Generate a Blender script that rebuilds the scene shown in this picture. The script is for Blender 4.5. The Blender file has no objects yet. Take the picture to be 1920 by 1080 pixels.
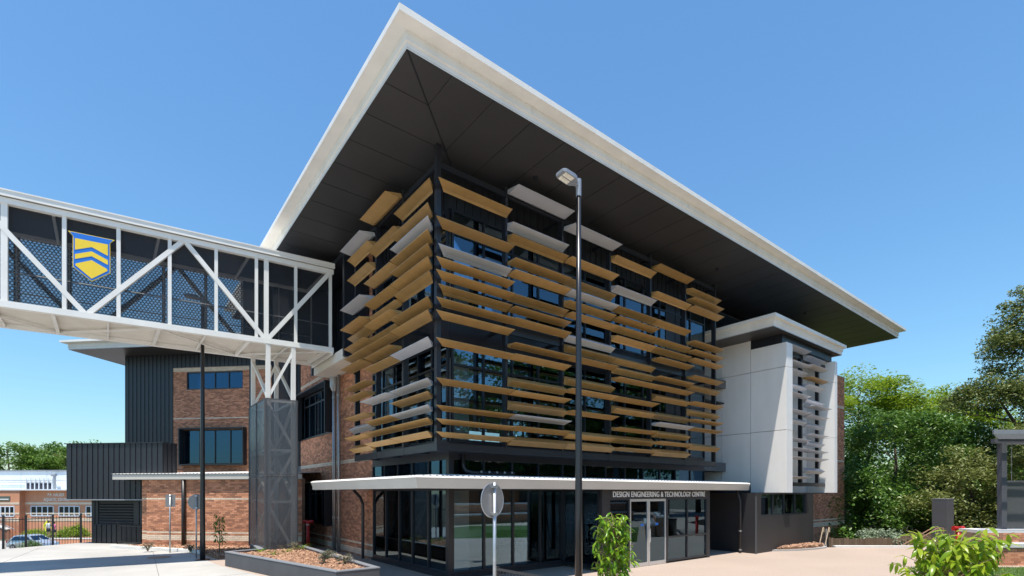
import bpy, bmesh, math, random
import numpy as np
from mathutils import Matrix, Vector
random.seed(7); RNG = np.random.default_rng(11)
S = bpy.context.scene
C = S.collection
R = math.radians

# ---------------------------------------------------------------- camera, sky, sun
CAM_H = 2.65
YAW = 52.1                                   # angle between the view axis and the long facade
cd = bpy.data.cameras.new('camera'); cam = bpy.data.objects.new('camera', cd); C.objects.link(cam)
cd.sensor_width = 36.0; cd.lens = 947 / 1920 * 36.0
cd.shift_y = 384 / 1920; cd.clip_start = 0.1; cd.clip_end = 4000
cam.location = (0, 0, CAM_H); cam.rotation_euler = (R(90), 0, -(R(90) - R(YAW)))
S.camera = cam

SUN_DIR = Vector((0.22, 0.165, -1.0)).normalized()      # the way the light travels
world = bpy.data.worlds.new('World'); S.world = world; world.use_nodes = True
wn = world.node_tree; wn.nodes.clear()
sky = wn.nodes.new('ShaderNodeTexSky'); sky.sky_type = 'NISHITA'; sky.sun_disc = False
sky.sun_elevation = math.asin(-SUN_DIR.z); sky.sun_rotation = math.atan2(-SUN_DIR.x, -SUN_DIR.y)
sky.altitude = 0; sky.air_density = 1.6; sky.dust_density = 0.25; sky.ozone_density = 10.0
bg = wn.nodes.new('ShaderNodeBackground'); bg.inputs[1].default_value = 0.113
wo = wn.nodes.new('ShaderNodeOutputWorld')
wt = wn.nodes.new('ShaderNodeMix'); wt.data_type = 'RGBA'; wt.blend_type = 'MULTIPLY'; wt.inputs[0].default_value = 1.0; wt.inputs[7].default_value = (0.80, 0.97, 1.0, 1)   # white balance of the sky
wn.links.new(sky.outputs[0], wt.inputs[6]); wn.links.new(wt.outputs[2], bg.inputs[0]); wn.links.new(bg.outputs[0], wo.inputs[0])
sl = bpy.data.lights.new('sun', 'SUN'); sl.energy = 4.6; sl.angle = R(0.53); sl.color = (1.0, 0.94, 0.85)
so = bpy.data.objects.new('sun', sl); C.objects.link(so); so.location = (-5, -8, 40)
so.rotation_euler = SUN_DIR.to_track_quat('-Z', 'Y').to_euler()
S.view_settings.view_transform = 'Standard'; S.view_settings.look = 'None'
S.view_settings.exposure = 0.68; S.view_settings.gamma = 1.0
S.render.engine = 'CYCLES'
S.cycles.max_bounces = 8; S.cycles.transparent_max_bounces = 16

# ---------------------------------------------------------------- materials
M = {}
def mat(name, col, rough=0.6, metal=0.0, spec=0.5, var=0.0, vscale=3.0, bump=0.0, bscale=60.0, streak=0.0, isl=0.0, col2=None, detail=6.0, big=0.0):
    m = bpy.data.materials.new(name); m.use_nodes = True; t = m.node_tree; n = t.nodes; L = t.links
    p = n['Principled BSDF']
    p.inputs['Base Color'].default_value = (*col, 1); p.inputs['Roughness'].default_value = rough
    p.inputs['Metallic'].default_value = metal; p.inputs['Specular IOR Level'].default_value = spec
    tc = n.new('ShaderNodeTexCoord')
    cur = None
    if isl:
        g = n.new('ShaderNodeNewGeometry'); oi = n.new('ShaderNodeObjectInfo')
        a = n.new('ShaderNodeMath'); a.operation = 'ADD'; f = n.new('ShaderNodeMath'); f.operation = 'FRACT'
        L.new(g.outputs['Random Per Island'], a.inputs[0]); L.new(oi.outputs['Random'], a.inputs[1]); L.new(a.outputs[0], f.inputs[0])
        r = n.new('ShaderNodeValToRGB'); e = r.color_ramp
        c2 = col2 or tuple(x * 0.5 for x in col)
        e.elements[0].color = (*[x * (1 - isl) + y * isl for x, y in zip(col, c2)], 1); e.elements[1].color = (*[min(1, x * (1 + 0.62 * isl) + 0.05 * isl) for x in col], 1)
        mid = e.elements.new(0.45); mid.color = (*col, 1)
        L.new(f.outputs[0], r.inputs[0]); cur = r.outputs[0]
    if var:
        nz = n.new('ShaderNodeTexNoise'); nz.inputs['Scale'].default_value = vscale; nz.inputs['Detail'].default_value = detail
        mp = n.new('ShaderNodeMapping')
        if streak: mp.inputs['Scale'].default_value = (1, 1, streak)
        L.new(tc.outputs['Object'], mp.inputs[0]); L.new(mp.outputs[0], nz.inputs['Vector'])
        mr = n.new('ShaderNodeMapRange'); mr.inputs[1].default_value = 0.25; mr.inputs[2].default_value = 0.75
        mr.inputs[3].default_value = 1 - var; mr.inputs[4].default_value = 1 + var * 0.5
        L.new(nz.outputs[0], mr.inputs[0])
        mx = n.new('ShaderNodeMix'); mx.data_type = 'RGBA'; mx.blend_type = 'MULTIPLY'; mx.inputs[0].default_value = 1
        if cur: L.new(cur, mx.inputs[6])
        else: mx.inputs[6].default_value = (*col, 1)
        L.new(mr.outputs[0], mx.inputs[7]); cur = mx.outputs[2]
    if big:
        n3 = n.new('ShaderNodeTexNoise'); n3.inputs['Scale'].default_value = 0.22; n3.inputs['Detail'].default_value = 9; n3.inputs['Distortion'].default_value = 1.2; L.new(tc.outputs['Object'], n3.inputs['Vector'])
        m3 = n.new('ShaderNodeMapRange'); m3.inputs[1].default_value = 0.3; m3.inputs[2].default_value = 0.7; m3.inputs[3].default_value = 1 - big; m3.inputs[4].default_value = 1 + big*0.4; L.new(n3.outputs[0], m3.inputs[0])
        x3 = n.new('ShaderNodeMix'); x3.data_type = 'RGBA'; x3.blend_type = 'MULTIPLY'; x3.inputs[0].default_value = 1
        if cur: L.new(cur, x3.inputs[6])
        else: x3.inputs[6].default_value = (*col, 1)
        L.new(m3.outputs[0], x3.inputs[7]); cur = x3.outputs[2]
    if cur: L.new(cur, p.inputs['Base Color'])
    if bump:
        nb = n.new('ShaderNodeTexNoise'); nb.inputs['Scale'].default_value = bscale; nb.inputs['Detail'].default_value = 4
        bp = n.new('ShaderNodeBump'); bp.inputs['Strength'].default_value = bump; bp.inputs['Distance'].default_value = 0.02
        L.new(tc.outputs['Object'], nb.inputs['Vector']); L.new(nb.outputs[0], bp.inputs['Height']); L.new(bp.outputs[0], p.inputs['Normal'])
    M[name] = m; return m

mat('white_paint', (0.78, 0.755, 0.70), 0.45, var=0.10, vscale=1.6, streak=0.25, big=0.05)
mat('steel_white', (0.78, 0.76, 0.71), 0.4, var=0.08, vscale=1.5)
mat('deck_cream', (0.70, 0.65, 0.56), 0.6, var=0.1, vscale=2)
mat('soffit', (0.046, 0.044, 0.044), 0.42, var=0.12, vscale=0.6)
mat('dark_frame', (0.018, 0.020, 0.026), 0.35, var=0.15, vscale=2)
mat('dark_clad', (0.020, 0.022, 0.028), 0.38, var=0.12, vscale=0.8)
mat('dark_panel', (0.028, 0.026, 0.028), 0.5, var=0.15, vscale=0.7, streak=0.3)
mat('gold', (0.46, 0.275, 0.10), 0.40, metal=0.2, var=0.14, vscale=3.5, isl=0.30)
mat('louvre_grey', (0.52, 0.52, 0.54), 0.42, metal=0.2, var=0.08, vscale=1.5)
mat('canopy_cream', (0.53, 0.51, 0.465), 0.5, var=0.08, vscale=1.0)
mat('roof_sheet', (0.74, 0.75, 0.75), 0.45, metal=0.1, var=0.08, vscale=1)
mat('bay_panel', (0.84, 0.82, 0.785), 0.42, var=0.07, vscale=2.0, streak=0.12, big=0.05)
mat('brick', (0.49, 0.215, 0.115), 0.85, isl=0.60, col2=(0.20, 0.088, 0.06), var=0.18, vscale=0.9, bump=0.4, bscale=70)
mat('band_brick', (0.70, 0.57, 0.43), 0.85, isl=0.18, col2=(0.45, 0.36, 0.28), var=0.1, vscale=2, bump=0.3)
mat('mortar', (0.34, 0.25, 0.19), 0.9, var=0.2, vscale=5)
mat('concrete', (0.42, 0.405, 0.375), 0.85, big=0.16, var=0.16, vscale=0.5, bump=0.15, bscale=90)
mat('aggregate', (0.415, 0.325, 0.262), 0.85, big=0.08, var=0.30, vscale=26, bump=0.3, bscale=140, detail=8)
mat('asphalt', (0.13, 0.125, 0.115), 0.9, var=0.25, vscale=3, bump=0.3, bscale=150)
mat('grey_render', (0.075, 0.077, 0.083), 0.75, var=0.15, vscale=1.5, bump=0.15)
mat('kerb', (0.66, 0.64, 0.6), 0.8, var=0.14, vscale=2)
mat('mulch', (0.30, 0.155, 0.085), 0.95, var=0.4, vscale=18, bump=0.8, bscale=40)
mat('mulch_chip', (0.36, 0.205, 0.125), 0.9, isl=0.6, col2=(0.12, 0.06, 0.035))
mat('soil_ground', (0.10, 0.085, 0.05), 0.95, var=0.35, vscale=0.6, bump=0.4, bscale=8)
mat('galv', (0.46, 0.47, 0.48), 0.42, metal=0.75, var=0.18, vscale=12)
mat('sign_back', (0.24, 0.24, 0.24), 0.5, metal=0.4, var=0.1, vscale=6)
mat('black_metal', (0.014, 0.015, 0.018), 0.4, var=0.2, vscale=4)
mat('pole_black', (0.016, 0.018, 0.022), 0.28, var=0.1, vscale=4)
mat('lamp_grey', (0.30, 0.315, 0.34), 0.4, metal=0.3, var=0.1, vscale=8)
mat('lens', (0.85, 0.80, 0.68), 0.15, var=0.25, vscale=14)
mat('red_paint', (0.42, 0.018, 0.016), 0.4, var=0.15, vscale=8)
mat('silver_door', (0.62, 0.61, 0.59), 0.35, metal=0.55, var=0.05)
mat('interior_wall', (0.22, 0.20, 0.17), 0.8, var=0.15, vscale=0.7)
mat('interior_dark', (0.035, 0.036, 0.04), 0.7, var=0.2, vscale=0.8)
mat('interior_floor', (0.12, 0.12, 0.125), 0.5, var=0.15, vscale=1)
mat('column_white', (0.62, 0.60, 0.55), 0.7, var=0.06, vscale=1)
mat('letter', (0.82, 0.80, 0.76), 0.5)
mat('crest_yellow', (0.86, 0.60, 0.035), 0.45, var=0.05)
mat('crest_blue', (0.008, 0.16, 0.62), 0.45, var=0.05)
mat('timber', (0.21, 0.135, 0.08), 0.85, isl=0.35, var=0.3, vscale=6, streak=0.15)
mat('timber_light', (0.46, 0.36, 0.25), 0.8, var=0.2, vscale=5)
mat('handrail_brown', (0.30, 0.17, 0.11), 0.5)
mat('bark', (0.085, 0.06, 0.042), 0.95, var=0.4, vscale=6, bump=0.8, bscale=18)
mat('stem', (0.22, 0.15, 0.09), 0.8, var=0.3, vscale=10)
mat('white_shed', (0.72, 0.75, 0.78), 0.5, var=0.06, vscale=0.5)
mat('aqua_frame', (0.68, 0.72, 0.78), 0.4)
mat('car_silver', (0.50, 0.53, 0.57), 0.22, metal=0.55, spec=0.7, var=0.03)
mat('tyre', (0.014, 0.014, 0.015), 0.85)
mat('tail_red', (0.35, 0.01, 0.01), 0.25)
mat('headlight', (0.7, 0.72, 0.74), 0.1)
mat('sign_yellow', (0.72, 0.72, 0.02), 0.45)
mat('skin', (0.50, 0.30, 0.21), 0.6)
mat('hair', (0.03, 0.02, 0.015), 0.6)
mat('shirt_white', (0.75, 0.74, 0.74), 0.8)
mat('shirt_pink', (0.72, 0.16, 0.30), 0.8)
mat('cloth_dark', (0.03, 0.032, 0.045), 0.85)
mat('sign_green', (0.10, 0.12, 0.10), 0.5)
mat('manhole', (0.33, 0.20, 0.13), 0.8, var=0.2, vscale=20)
mat('lawn', (0.055, 0.105, 0.018), 0.9, var=0.3, vscale=6)
mat('pergola_steel', (0.095, 0.10, 0.115), 0.4, var=0.1, vscale=3)
mat('mesh_rail', (0.03, 0.03, 0.033), 0.4)
mat('lilac_cap', (0.62, 0.61, 0.6), 0.75, var=0.12, vscale=3)
mat('board_sign', (0.075, 0.08, 0.085), 0.35)

def glass(name, tint, base, ior=1.55, rough=0.0, refl=(0.55, 0.80, 1.0)):
    m = bpy.data.materials.new(name); m.use_nodes = True; t = m.node_tree; n = t.nodes; L = t.links; n.clear()
    o = n.new('ShaderNodeOutputMaterial'); tr = n.new('ShaderNodeBsdfTransparent'); tr.inputs[0].default_value = (*tint, 1)
    gl = n.new('ShaderNodeBsdfGlossy'); gl.inputs['Roughness'].default_value = rough; gl.inputs[0].default_value = (*refl, 1)
    fr = n.new('ShaderNodeFresnel'); fr.inputs[0].default_value = ior
    ma = n.new('ShaderNodeMath'); ma.operation = 'MULTIPLY_ADD'; ma.inputs[1].default_value = 1 - base; ma.inputs[2].default_value = base
    mx = n.new('ShaderNodeMixShader')
    L.new(fr.outputs[0], ma.inputs[0]); L.new(ma.outputs[0], mx.inputs[0]); L.new(tr.outputs[0], mx.inputs[1]); L.new(gl.outputs[0], mx.inputs[2]); L.new(mx.outputs[0], o.inputs[0])
    M[name] = m
glass('glass', (0.76, 0.80, 0.81), 0.095)
glass('glass_dark', (0.22, 0.24, 0.26), 0.07, refl=(0.30, 0.62, 1.0))
glass('glass_car', (0.15, 0.17, 0.18), 0.06)

def leafmat(name, col, col2, trans=0.35, rough=0.45):
    m = bpy.data.materials.new(name); m.use_nodes = True; t = m.node_tree; n = t.nodes; L = t.links
    p = n['Principled BSDF']; o = n['Material Output']
    g = n.new('ShaderNodeNewGeometry'); oi = n.new('ShaderNodeObjectInfo')
    a = n.new('ShaderNodeMath'); a.operation = 'ADD'; f = n.new('ShaderNodeMath'); f.operation = 'FRACT'
    L.new(g.outputs['Random Per Island'], a.inputs[0]); L.new(oi.outputs['Random'], a.inputs[1]); L.new(a.outputs[0], f.inputs[0])
    r = n.new('ShaderNodeValToRGB'); r.color_ramp.elements[0].color = (*col, 1); r.color_ramp.elements[1].color = (*col2, 1)
    L.new(f.outputs[0], r.inputs[0]); L.new(r.outputs[0], p.inputs['Base Color']); p.inputs['Roughness'].default_value = rough; p.inputs['Specular IOR Level'].default_value = 0.35
    tl = n.new('ShaderNodeBsdfTranslucent'); L.new(r.outputs[0], tl.inputs[0])
    mx = n.new('ShaderNodeMixShader'); mx.inputs[0].default_value = trans
    L.new(p.outputs[0], mx.inputs[1]); L.new(tl.outputs[0], mx.inputs[2]); L.new(mx.outputs[0], o.inputs[0])
    M[name] = m
leafmat('leaf_bright', (0.14, 0.25, 0.014), (0.30, 0.38, 0.03), 0.4)
leafmat('leaf_mid', (0.065, 0.15, 0.018), (0.16, 0.26, 0.04))
leafmat('leaf_dark', (0.045, 0.12, 0.016), (0.14, 0.24, 0.04), 0.3, 0.35)
leafmat('leaf_olive', (0.12, 0.155, 0.035), (0.24, 0.26, 0.075), 0.33)
leafmat('leaf_pine', (0.06, 0.10, 0.026), (0.21, 0.235, 0.065), 0.32)
leafmat('leaf_pale', (0.20, 0.27, 0.17), (0.36, 0.42, 0.30), 0.3)
leafmat('leaf_shiny', (0.15, 0.29, 0.014), (0.40, 0.48, 0.04), 0.5, 0.28)
leafmat('leaf_sapling', (0.09, 0.23, 0.012), (0.27, 0.40, 0.03), 0.42, 0.28)
leafmat('leaf_grey', (0.10, 0.12, 0.085), (0.20, 0.19, 0.13), 0.25)
leafmat('grass_blade', (0.11, 0.21, 0.02), (0.22, 0.32, 0.05), 0.4)

def perforated(name, pitch, radius, col, rough=0.5, thin=None):
    """sheet metal with real see-through holes; object X runs along the sheet, Z up"""
    m = bpy.data.materials.new(name); m.use_nodes = True; t = m.node_tree; n = t.nodes; L = t.links
    p = n['Principled BSDF']; o = n['Material Output']; p.inputs['Base Color'].default_value = (*col, 1); p.inputs['Roughness'].default_value = rough
    tr = n.new('ShaderNodeBsdfTransparent'); mx = n.new('ShaderNodeMixShader')
    tc = n.new('ShaderNodeTexCoord'); sx = n.new('ShaderNodeSeparateXYZ'); L.new(tc.outputs['Object'], sx.inputs[0])
    def math_(op, a, b=None):
        k = n.new('ShaderNodeMath'); k.operation = op
        for i, v in enumerate((a, b)):
            if v is None: continue
            if isinstance(v, (int, float)): k.inputs[i].default_value = v
            else: L.new(v, k.inputs[i])
        return k.outputs[0]
    v = math_('DIVIDE', sx.outputs[2], pitch * 0.8)
    row = math_('FLOOR', v); odd = math_('MULTIPLY', math_('MODULO', math_('ADD', row, 2000), 2), 0.5)
    u = math_('ADD', math_('DIVIDE', math_('ADD', sx.outputs[0], sx.outputs[1]), pitch), odd)
    fu = math_('MULTIPLY', math_('SUBTRACT', math_('FRACT', math_('ADD', u, 500)), 0.5), pitch)
    fv = math_('MULTIPLY', math_('SUBTRACT', math_('FRACT', v), 0.5), pitch * 0.8)
    d = math_('SQRT', math_('ADD', math_('MULTIPLY', fu, fu), math_('MULTIPLY', fv, fv)))
    hole = math_('LESS_THAN', d, radius)
    if thin is not None:
        hole = math_('ADD', math_('MULTIPLY', hole, 1 - thin), thin)
    L.new(hole, mx.inputs[0]); L.new(p.outputs[0], mx.inputs[1]); L.new(tr.outputs[0], mx.inputs[2]); L.new(mx.outputs[0], o.inputs[0])
    M[name] = m
perforated('perforated', 0.115, 0.036, (0.04, 0.05, 0.07), thin=0.46)
def veil(name, col, clear, rough=0.45, gloss=0.0):
    """fine woven mesh, too fine to resolve: part of the light passes, part meets dark wire"""
    m = bpy.data.materials.new(name); m.use_nodes = True; t = m.node_tree; n = t.nodes; L = t.links
    p = n['Principled BSDF']; o = n['Material Output']; p.inputs['Base Color'].default_value = (*col, 1); p.inputs['Roughness'].default_value = rough; p.inputs['Metallic'].default_value = gloss
    tr = n.new('ShaderNodeBsdfTransparent'); mx = n.new('ShaderNodeMixShader'); mx.inputs[0].default_value = clear
    L.new(p.outputs[0], mx.inputs[1]); L.new(tr.outputs[0], mx.inputs[2]); L.new(mx.outputs[0], o.inputs[0])
    M[name] = m
veil('bridge_mesh', (0.018, 0.020, 0.027), 0.64)
veil('pier_mesh', (0.11, 0.12, 0.135), 0.50, 0.35, 0.5)
veil('fence_mesh', (0.02, 0.02, 0.022), 0.80)
veil('pergola_screen', (0.11, 0.115, 0.12), 0.25)

# ---------------------------------------------------------------- mesh helpers
class MB:
    def __init__(s): s.v = []; s.f = []; s.m = []
    def add(s, vs, fs, mi=0):
        b = len(s.v); s.v += [tuple(p) for p in vs]
        for f in fs: s.f.append(tuple(b + i for i in f)); s.m.append(mi)
        return s
    def box(s, x0, x1, y0, y1, z0, z1, mi=0):
        if x0 > x1: x0, x1 = x1, x0
        if y0 > y1: y0, y1 = y1, y0
        if z0 > z1: z0, z1 = z1, z0
        return s.add([(x0,y0,z0),(x1,y0,z0),(x1,y1,z0),(x0,y1,z0),(x0,y0,z1),(x1,y0,z1),(x1,y1,z1),(x0,y1,z1)],
                     [(0,3,2,1),(4,5,6,7),(0,1,5,4),(1,2,6,5),(2,3,7,6),(3,0,4,7)], mi)
    def prism(s, poly, z0, z1, mi=0):
        a = sum(poly[i][0]*poly[(i+1)%len(poly)][1]-poly[(i+1)%len(poly)][0]*poly[i][1] for i in range(len(poly)))
        if a < 0: poly = poly[::-1]
        k = len(poly); vs = [(x,y,z0) for x,y in poly] + [(x,y,z1) for x,y in poly]
        return s.add(vs, [tuple(range(k))[::-1], tuple(range(k,2*k))] + [(i,(i+1)%k,k+(i+1)%k,k+i) for i in range(k)], mi)
    def bar(s, p, q, w, h=None, up=(0,0,1), mi=0):
        h = h or w; p = Vector(p); q = Vector(q); d = (q-p).normalized(); u = Vector(up)
        if abs(d.dot(u)) > 0.98: u = Vector((0,1,0))
        a = d.cross(u).normalized(); b = a.cross(d).normalized(); vs = []
        for o in (p,q):
            for i,j in ((-1,-1),(1,-1),(1,1),(-1,1)): vs.append(o + a*(i*w/2) + b*(j*h/2))
        return s.add(vs, [(0,1,2,3),(7,6,5,4),(0,4,5,1),(1,5,6,2),(2,6,7,3),(3,7,4,0)], mi)
    def tube(s, pts, r, n=8, mi=0, caps=True):
        pts = [Vector(p) for p in pts]; rs = r if isinstance(r,(list,tuple)) else [r]*len(pts)
        b = len(s.v); u = None
        for i,p in enumerate(pts):
            d = (pts[min(i+1,len(pts)-1)]-pts[max(i-1,0)]).normalized()
            ref = Vector((0,0,1)) if abs(d.z)<0.9 else Vector((1,0,0))
            if u is None: u = d.cross(ref).normalized()
            u = (u - d*u.dot(d)).normalized(); w = d.cross(u)
            for k in range(n):
                a = 2*math.pi*k/n; s.v.append(tuple(p + (u*math.cos(a)+w*math.sin(a))*rs[i]))
        for i in range(len(pts)-1):
            for k in range(n):
                s.f.append((b+i*n+k, b+i*n+(k+1)%n, b+(i+1)*n+(k+1)%n, b+(i+1)*n+k)); s.m.append(mi)
        if caps:
            s.f.append(tuple(b+k for k in range(n))[::-1]); s.m.append(mi)
            e = b+(len(pts)-1)*n; s.f.append(tuple(e+k for k in range(n))); s.m.append(mi)
        return s
    def loft(s, rings, mi=0, cap=True):
        b = len(s.v); n = len(rings[0])
        for r in rings: s.v += [tuple(p) for p in r]
        for i in range(len(rings)-1):
            for k in range(n):
                s.f.append((b+i*n+k, b+i*n+(k+1)%n, b+(i+1)*n+(k+1)%n, b+(i+1)*n+k)); s.m.append(mi)
        if cap:
            s.f.append(tuple(b+k for k in range(n))[::-1]); s.m.append(mi)
            e = b+(len(rings)-1)*n; s.f.append(tuple(e+k for k in range(n))); s.m.append(mi)
        return s
    def mesh(s, name, fix=True):
        me = bpy.data.meshes.new(name); me.from_pydata(s.v, [], s.f)
        if fix:
            b = bmesh.new(); b.from_mesh(me); bmesh.ops.recalc_face_normals(b, faces=b.faces); b.to_mesh(me); b.free()
        return me

WORLD = {}
def setparent(o, parent, local):
    if parent is None: WORLD[o] = o.matrix_basis.copy(); return
    o.parent = parent
    if not local: o.matrix_parent_inverse = WORLD[parent].inverted()
    WORLD[o] = o.matrix_basis.copy() if not local else WORLD[parent] @ o.matrix_basis
def obj(name, mb, m, parent=None, local=False, smooth=False, bevel=0, fix=True):
    me = mb.mesh(name, fix) if isinstance(mb, MB) else mb
    if isinstance(mb, MB):
        mats = m if isinstance(m, (list,tuple)) else [m]
        for x in mats: me.materials.append(M[x])
        if len(mats) > 1 and fix is False or len(mats) > 1: me.polygons.foreach_set('material_index', mb.m)
        if smooth: me.polygons.foreach_set('use_smooth', [True]*len(me.polygons))
    o = bpy.data.objects.new(name, me); C.objects.link(o)
    setparent(o, parent, local)
    if bevel:
        bv = o.modifiers.new('bevel', 'BEVEL'); bv.width = bevel; bv.segments = 2; bv.limit_method = 'ANGLE'
    return o
def shared(name, me, parent, loc=(0,0,0), rot=(0,0,0), scale=(1,1,1), local=False):
    o = bpy.data.objects.new(name, me); C.objects.link(o); o.location = loc; o.rotation_euler = rot; o.scale = scale
    o.parent = parent
    if parent is not None and not local: o.matrix_parent_inverse = WORLD[parent].inverted()
    WORLD[o] = Matrix.LocRotScale(Vector(loc), None, None)
    return o
def thing(name, label, cat, loc=(0,0,0), rotz=0.0, group=None):
    o = bpy.data.objects.new(name, None); C.objects.link(o); o.location = loc; o.rotation_euler = (0,0,rotz)
    o['label'] = label; o['category'] = cat
    if group: o['group'] = group
    WORLD[o] = Matrix.Translation(Vector(loc)) @ Matrix.Rotation(rotz, 4, 'Z')
    return o
def tag(o, label, cat, group=None):
    o['label'] = label; o['category'] = cat
    if group: o['group'] = group
    return o
def struct(name, mb, m):
    o = obj(name, mb, m); o['kind'] = 'structure'; return o
def stuff(o, label=None):
    o['kind'] = 'stuff'
    if label: o['label'] = label
    return o

class Frame:
    """a wall plane: s runs along it, o outward from it, z up"""
    def __init__(s, O, d, n): s.O = Vector((O[0],O[1],0)); s.d = Vector((d[0],d[1],0)); s.n = Vector((n[0],n[1],0))
    def p(s, a, o, z): return s.O + s.d*a + s.n*o + Vector((0,0,z))
    def box(s, mb, s0, s1, o0, o1, z0, z1, mi=0):
        vs = [s.p(a,o,z) for z in (z0,z1) for a,o in ((s0,o0),(s1,o0),(s1,o1),(s0,o1))]
        return mb.add(vs, [(0,3,2,1),(4,5,6,7),(0,1,5,4),(1,2,6,5),(2,3,7,6),(3,0,4,7)], mi)
def fbox(F, s0, s1, o0, o1, z0, z1): return F.box(MB(), s0, s1, o0, o1, z0, z1)

def wall_holes(mb, F, s0, s1, z0, z1, o0, o1, holes):
    ss = sorted({s0, s1, *[min(max(h[i], s0), s1) for h in holes for i in (0,1)]}); zs = sorted({z0, z1, *[min(max(h[i], z0), z1) for h in holes for i in (2,3)]})
    for i in range(len(ss)-1):
        run = None
        for j in range(len(zs)-1):
            cs, cz = (ss[i]+ss[i+1])/2, (zs[j]+zs[j+1])/2
            solid = not any(h[0] < cs < h[1] and h[2] < cz < h[3] for h in holes)
            if solid:
                if run is None: run = zs[j]
            if run is not None and (not solid):
                F.box(mb, ss[i], ss[i+1], o0, o1, run, zs[j]); run = None
        if run is not None: F.box(mb, ss[i], ss[i+1], o0, o1, run, z1)

BL, BH, JT = 0.230, 0.076, 0.010
def lay_bricks(F, s0, s1, z0, z1, holes, bands):
    """running bond; returns (s centre, z centre, length, band flag)"""
    out = []; row = 0; z = z0
    while z + BH <= z1 + 1e-6:
        zc = z + BH/2; band = any(b0 <= zc <= b1 for b0, b1 in bands)
        cuts = sorted([(h[0], h[1]) for h in holes if h[2]-0.02 < zc < h[3]+0.02])
        spans = []; a = s0
        for c0, c1 in cuts:
            if c0 > a: spans.append((a, min(c0, s1)))
            a = max(a, c1)
        if a < s1: spans.append((a, s1))
        for a0, a1 in spans:
            first = math.floor((a0 - s0) / (BL+JT)) * (BL+JT) + s0 - (0.5*(BL+JT) if row % 2 else 0)
            x = first
            while x < a1:
                l0 = max(x, a0 + JT/2); l1 = min(x + BL, a1 - JT/2)
                if l1 - l0 > 0.03: out.append(((l0+l1)/2, zc, l1-l0, band, F))
                x += BL + JT
        z += BH + JT; row += 1
    return out
BRICK_ME = {}
def place_bricks(thing_, wall, bricks, key, proud=0.010, pick=None, local=False, n=300):
    """the n bricks that show largest are objects of their own, the rest are one part"""
    single = []
    if pick:
        order = sorted([b for b in bricks if b[2] > 0.22 and not b[3] and pick(b)], key=lambda b: pick(b))
        single = order[:n]
    ids = {id(b) for b in single}
    mb = MB()
    for b in bricks:
        if id(b) in ids: continue
        sc, zc, l, band, F = b; e = random.uniform(-0.003, 0.003)
        vs = [F.p(a, o, z) for o in (-0.004, proud+e) for a, z in ((sc-l/2,zc-BH/2),(sc+l/2,zc-BH/2),(sc+l/2,zc+BH/2),(sc-l/2,zc+BH/2))]
        mb.add(vs, [(4,5,6,7),(0,1,5,4),(1,2,6,5),(2,3,7,6),(3,0,4,7)], 1 if band else 0)
    o = obj('brickwork', mb, ['brick', 'band_brick'], thing_, local=local, fix=False); stuff(o)
    for b in single:
        sc, zc, l, band, F = b; k = (key, round(F.d.x,3), round(F.d.y,3))
        if k not in BRICK_ME:
            F0 = Frame((0,0), F.d, F.n); m2 = F0.box(MB(), -BL/2, BL/2, -0.004, proud, -BH/2, BH/2).mesh('brick'); m2.materials.append(M['brick']); BRICK_ME[k] = m2
        p = F.p(sc, random.uniform(-0.002, 0.003), zc)
        shared('brick', BRICK_ME[k], wall, p, local=local)

def cladding(parent, F, s0, s1, z0, z1, pitch=0.3, m='dark_clad', o=0.0, local=False, rib=0.03):
    n = max(1, round((s1-s0)/pitch)); w = (s1-s0)/n
    F0 = Frame((0,0), F.d, F.n); mb = MB(); h = z1-z0
    F0.box(mb, 0.004, w-0.032, -0.02, 0.0, 0, h); F0.box(mb, w-0.031, w-0.002, -0.02, rib, 0, h)
    me = mb.mesh('cladding_panel'); me.materials.append(M[m])
    for i in range(n): shared('cladding_panel', me, parent, F.p(s0+i*w, o, z0), local=local)

def glazing(parent, F, cuts, z0, z1, trans=(), gm='glass', fm='dark_frame', fw=0.06, fd=0.10, o=0.0, local=False, mull='mullion', head=0.08, sill=0.08):
    """a run of panes between mullions; returns the frame part"""
    fr = obj('window_frame', fbox(F, cuts[0]-fw/2, cuts[-1]+fw/2, o-fd/2, o+fd/2, z0, z0+sill), fm, parent, local=local)
    obj('head_rail', fbox(F, cuts[0]-fw/2, cuts[-1]+fw/2, o-fd/2, o+fd/2, z1-head, z1), fm, fr, local=local)
    zs = [z0+sill, *trans, z1-head]
    for c in cuts: obj(mull, fbox(F, c-fw/2, c+fw/2, o-fd/2-0.003, o+fd/2+0.003, z0+sill, z1-head), fm, fr, local=local)
    for a, b in zip(cuts[:-1], cuts[1:]):
        for t in trans: obj('transom', fbox(F, a+fw/2, b-fw/2, o-fd/2, o+fd/2, t-0.03, t+0.03), fm, fr, local=local)
        for j in range(len(zs)-1):
            lo = zs[j] + (0.03 if j else 0); hi = zs[j+1] - (0.03 if j < len(zs)-2 else 0)
            obj('window_pane', fbox(F, a+fw/2, b-fw/2, o-0.006, o+0.006, lo, hi), gm, fr, local=local)
    return fr

def text_mesh(txt, size, depth, sx=1.0, bold=0.0):
    cu = bpy.data.curves.new('lettering', 'FONT'); cu.body = txt; cu.size = size; cu.extrude = depth; cu.align_x = 'LEFT'; cu.offset = bold; cu.space_character = 1.05
    o = bpy.data.objects.new('lettering', cu); C.objects.link(o)
    dg = bpy.context.evaluated_depsgraph_get(); me = bpy.data.meshes.new_from_object(o.evaluated_get(dg))
    bpy.data.objects.remove(o)
    me.transform(Matrix.Diagonal((sx,1,1,1))); return me

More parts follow.
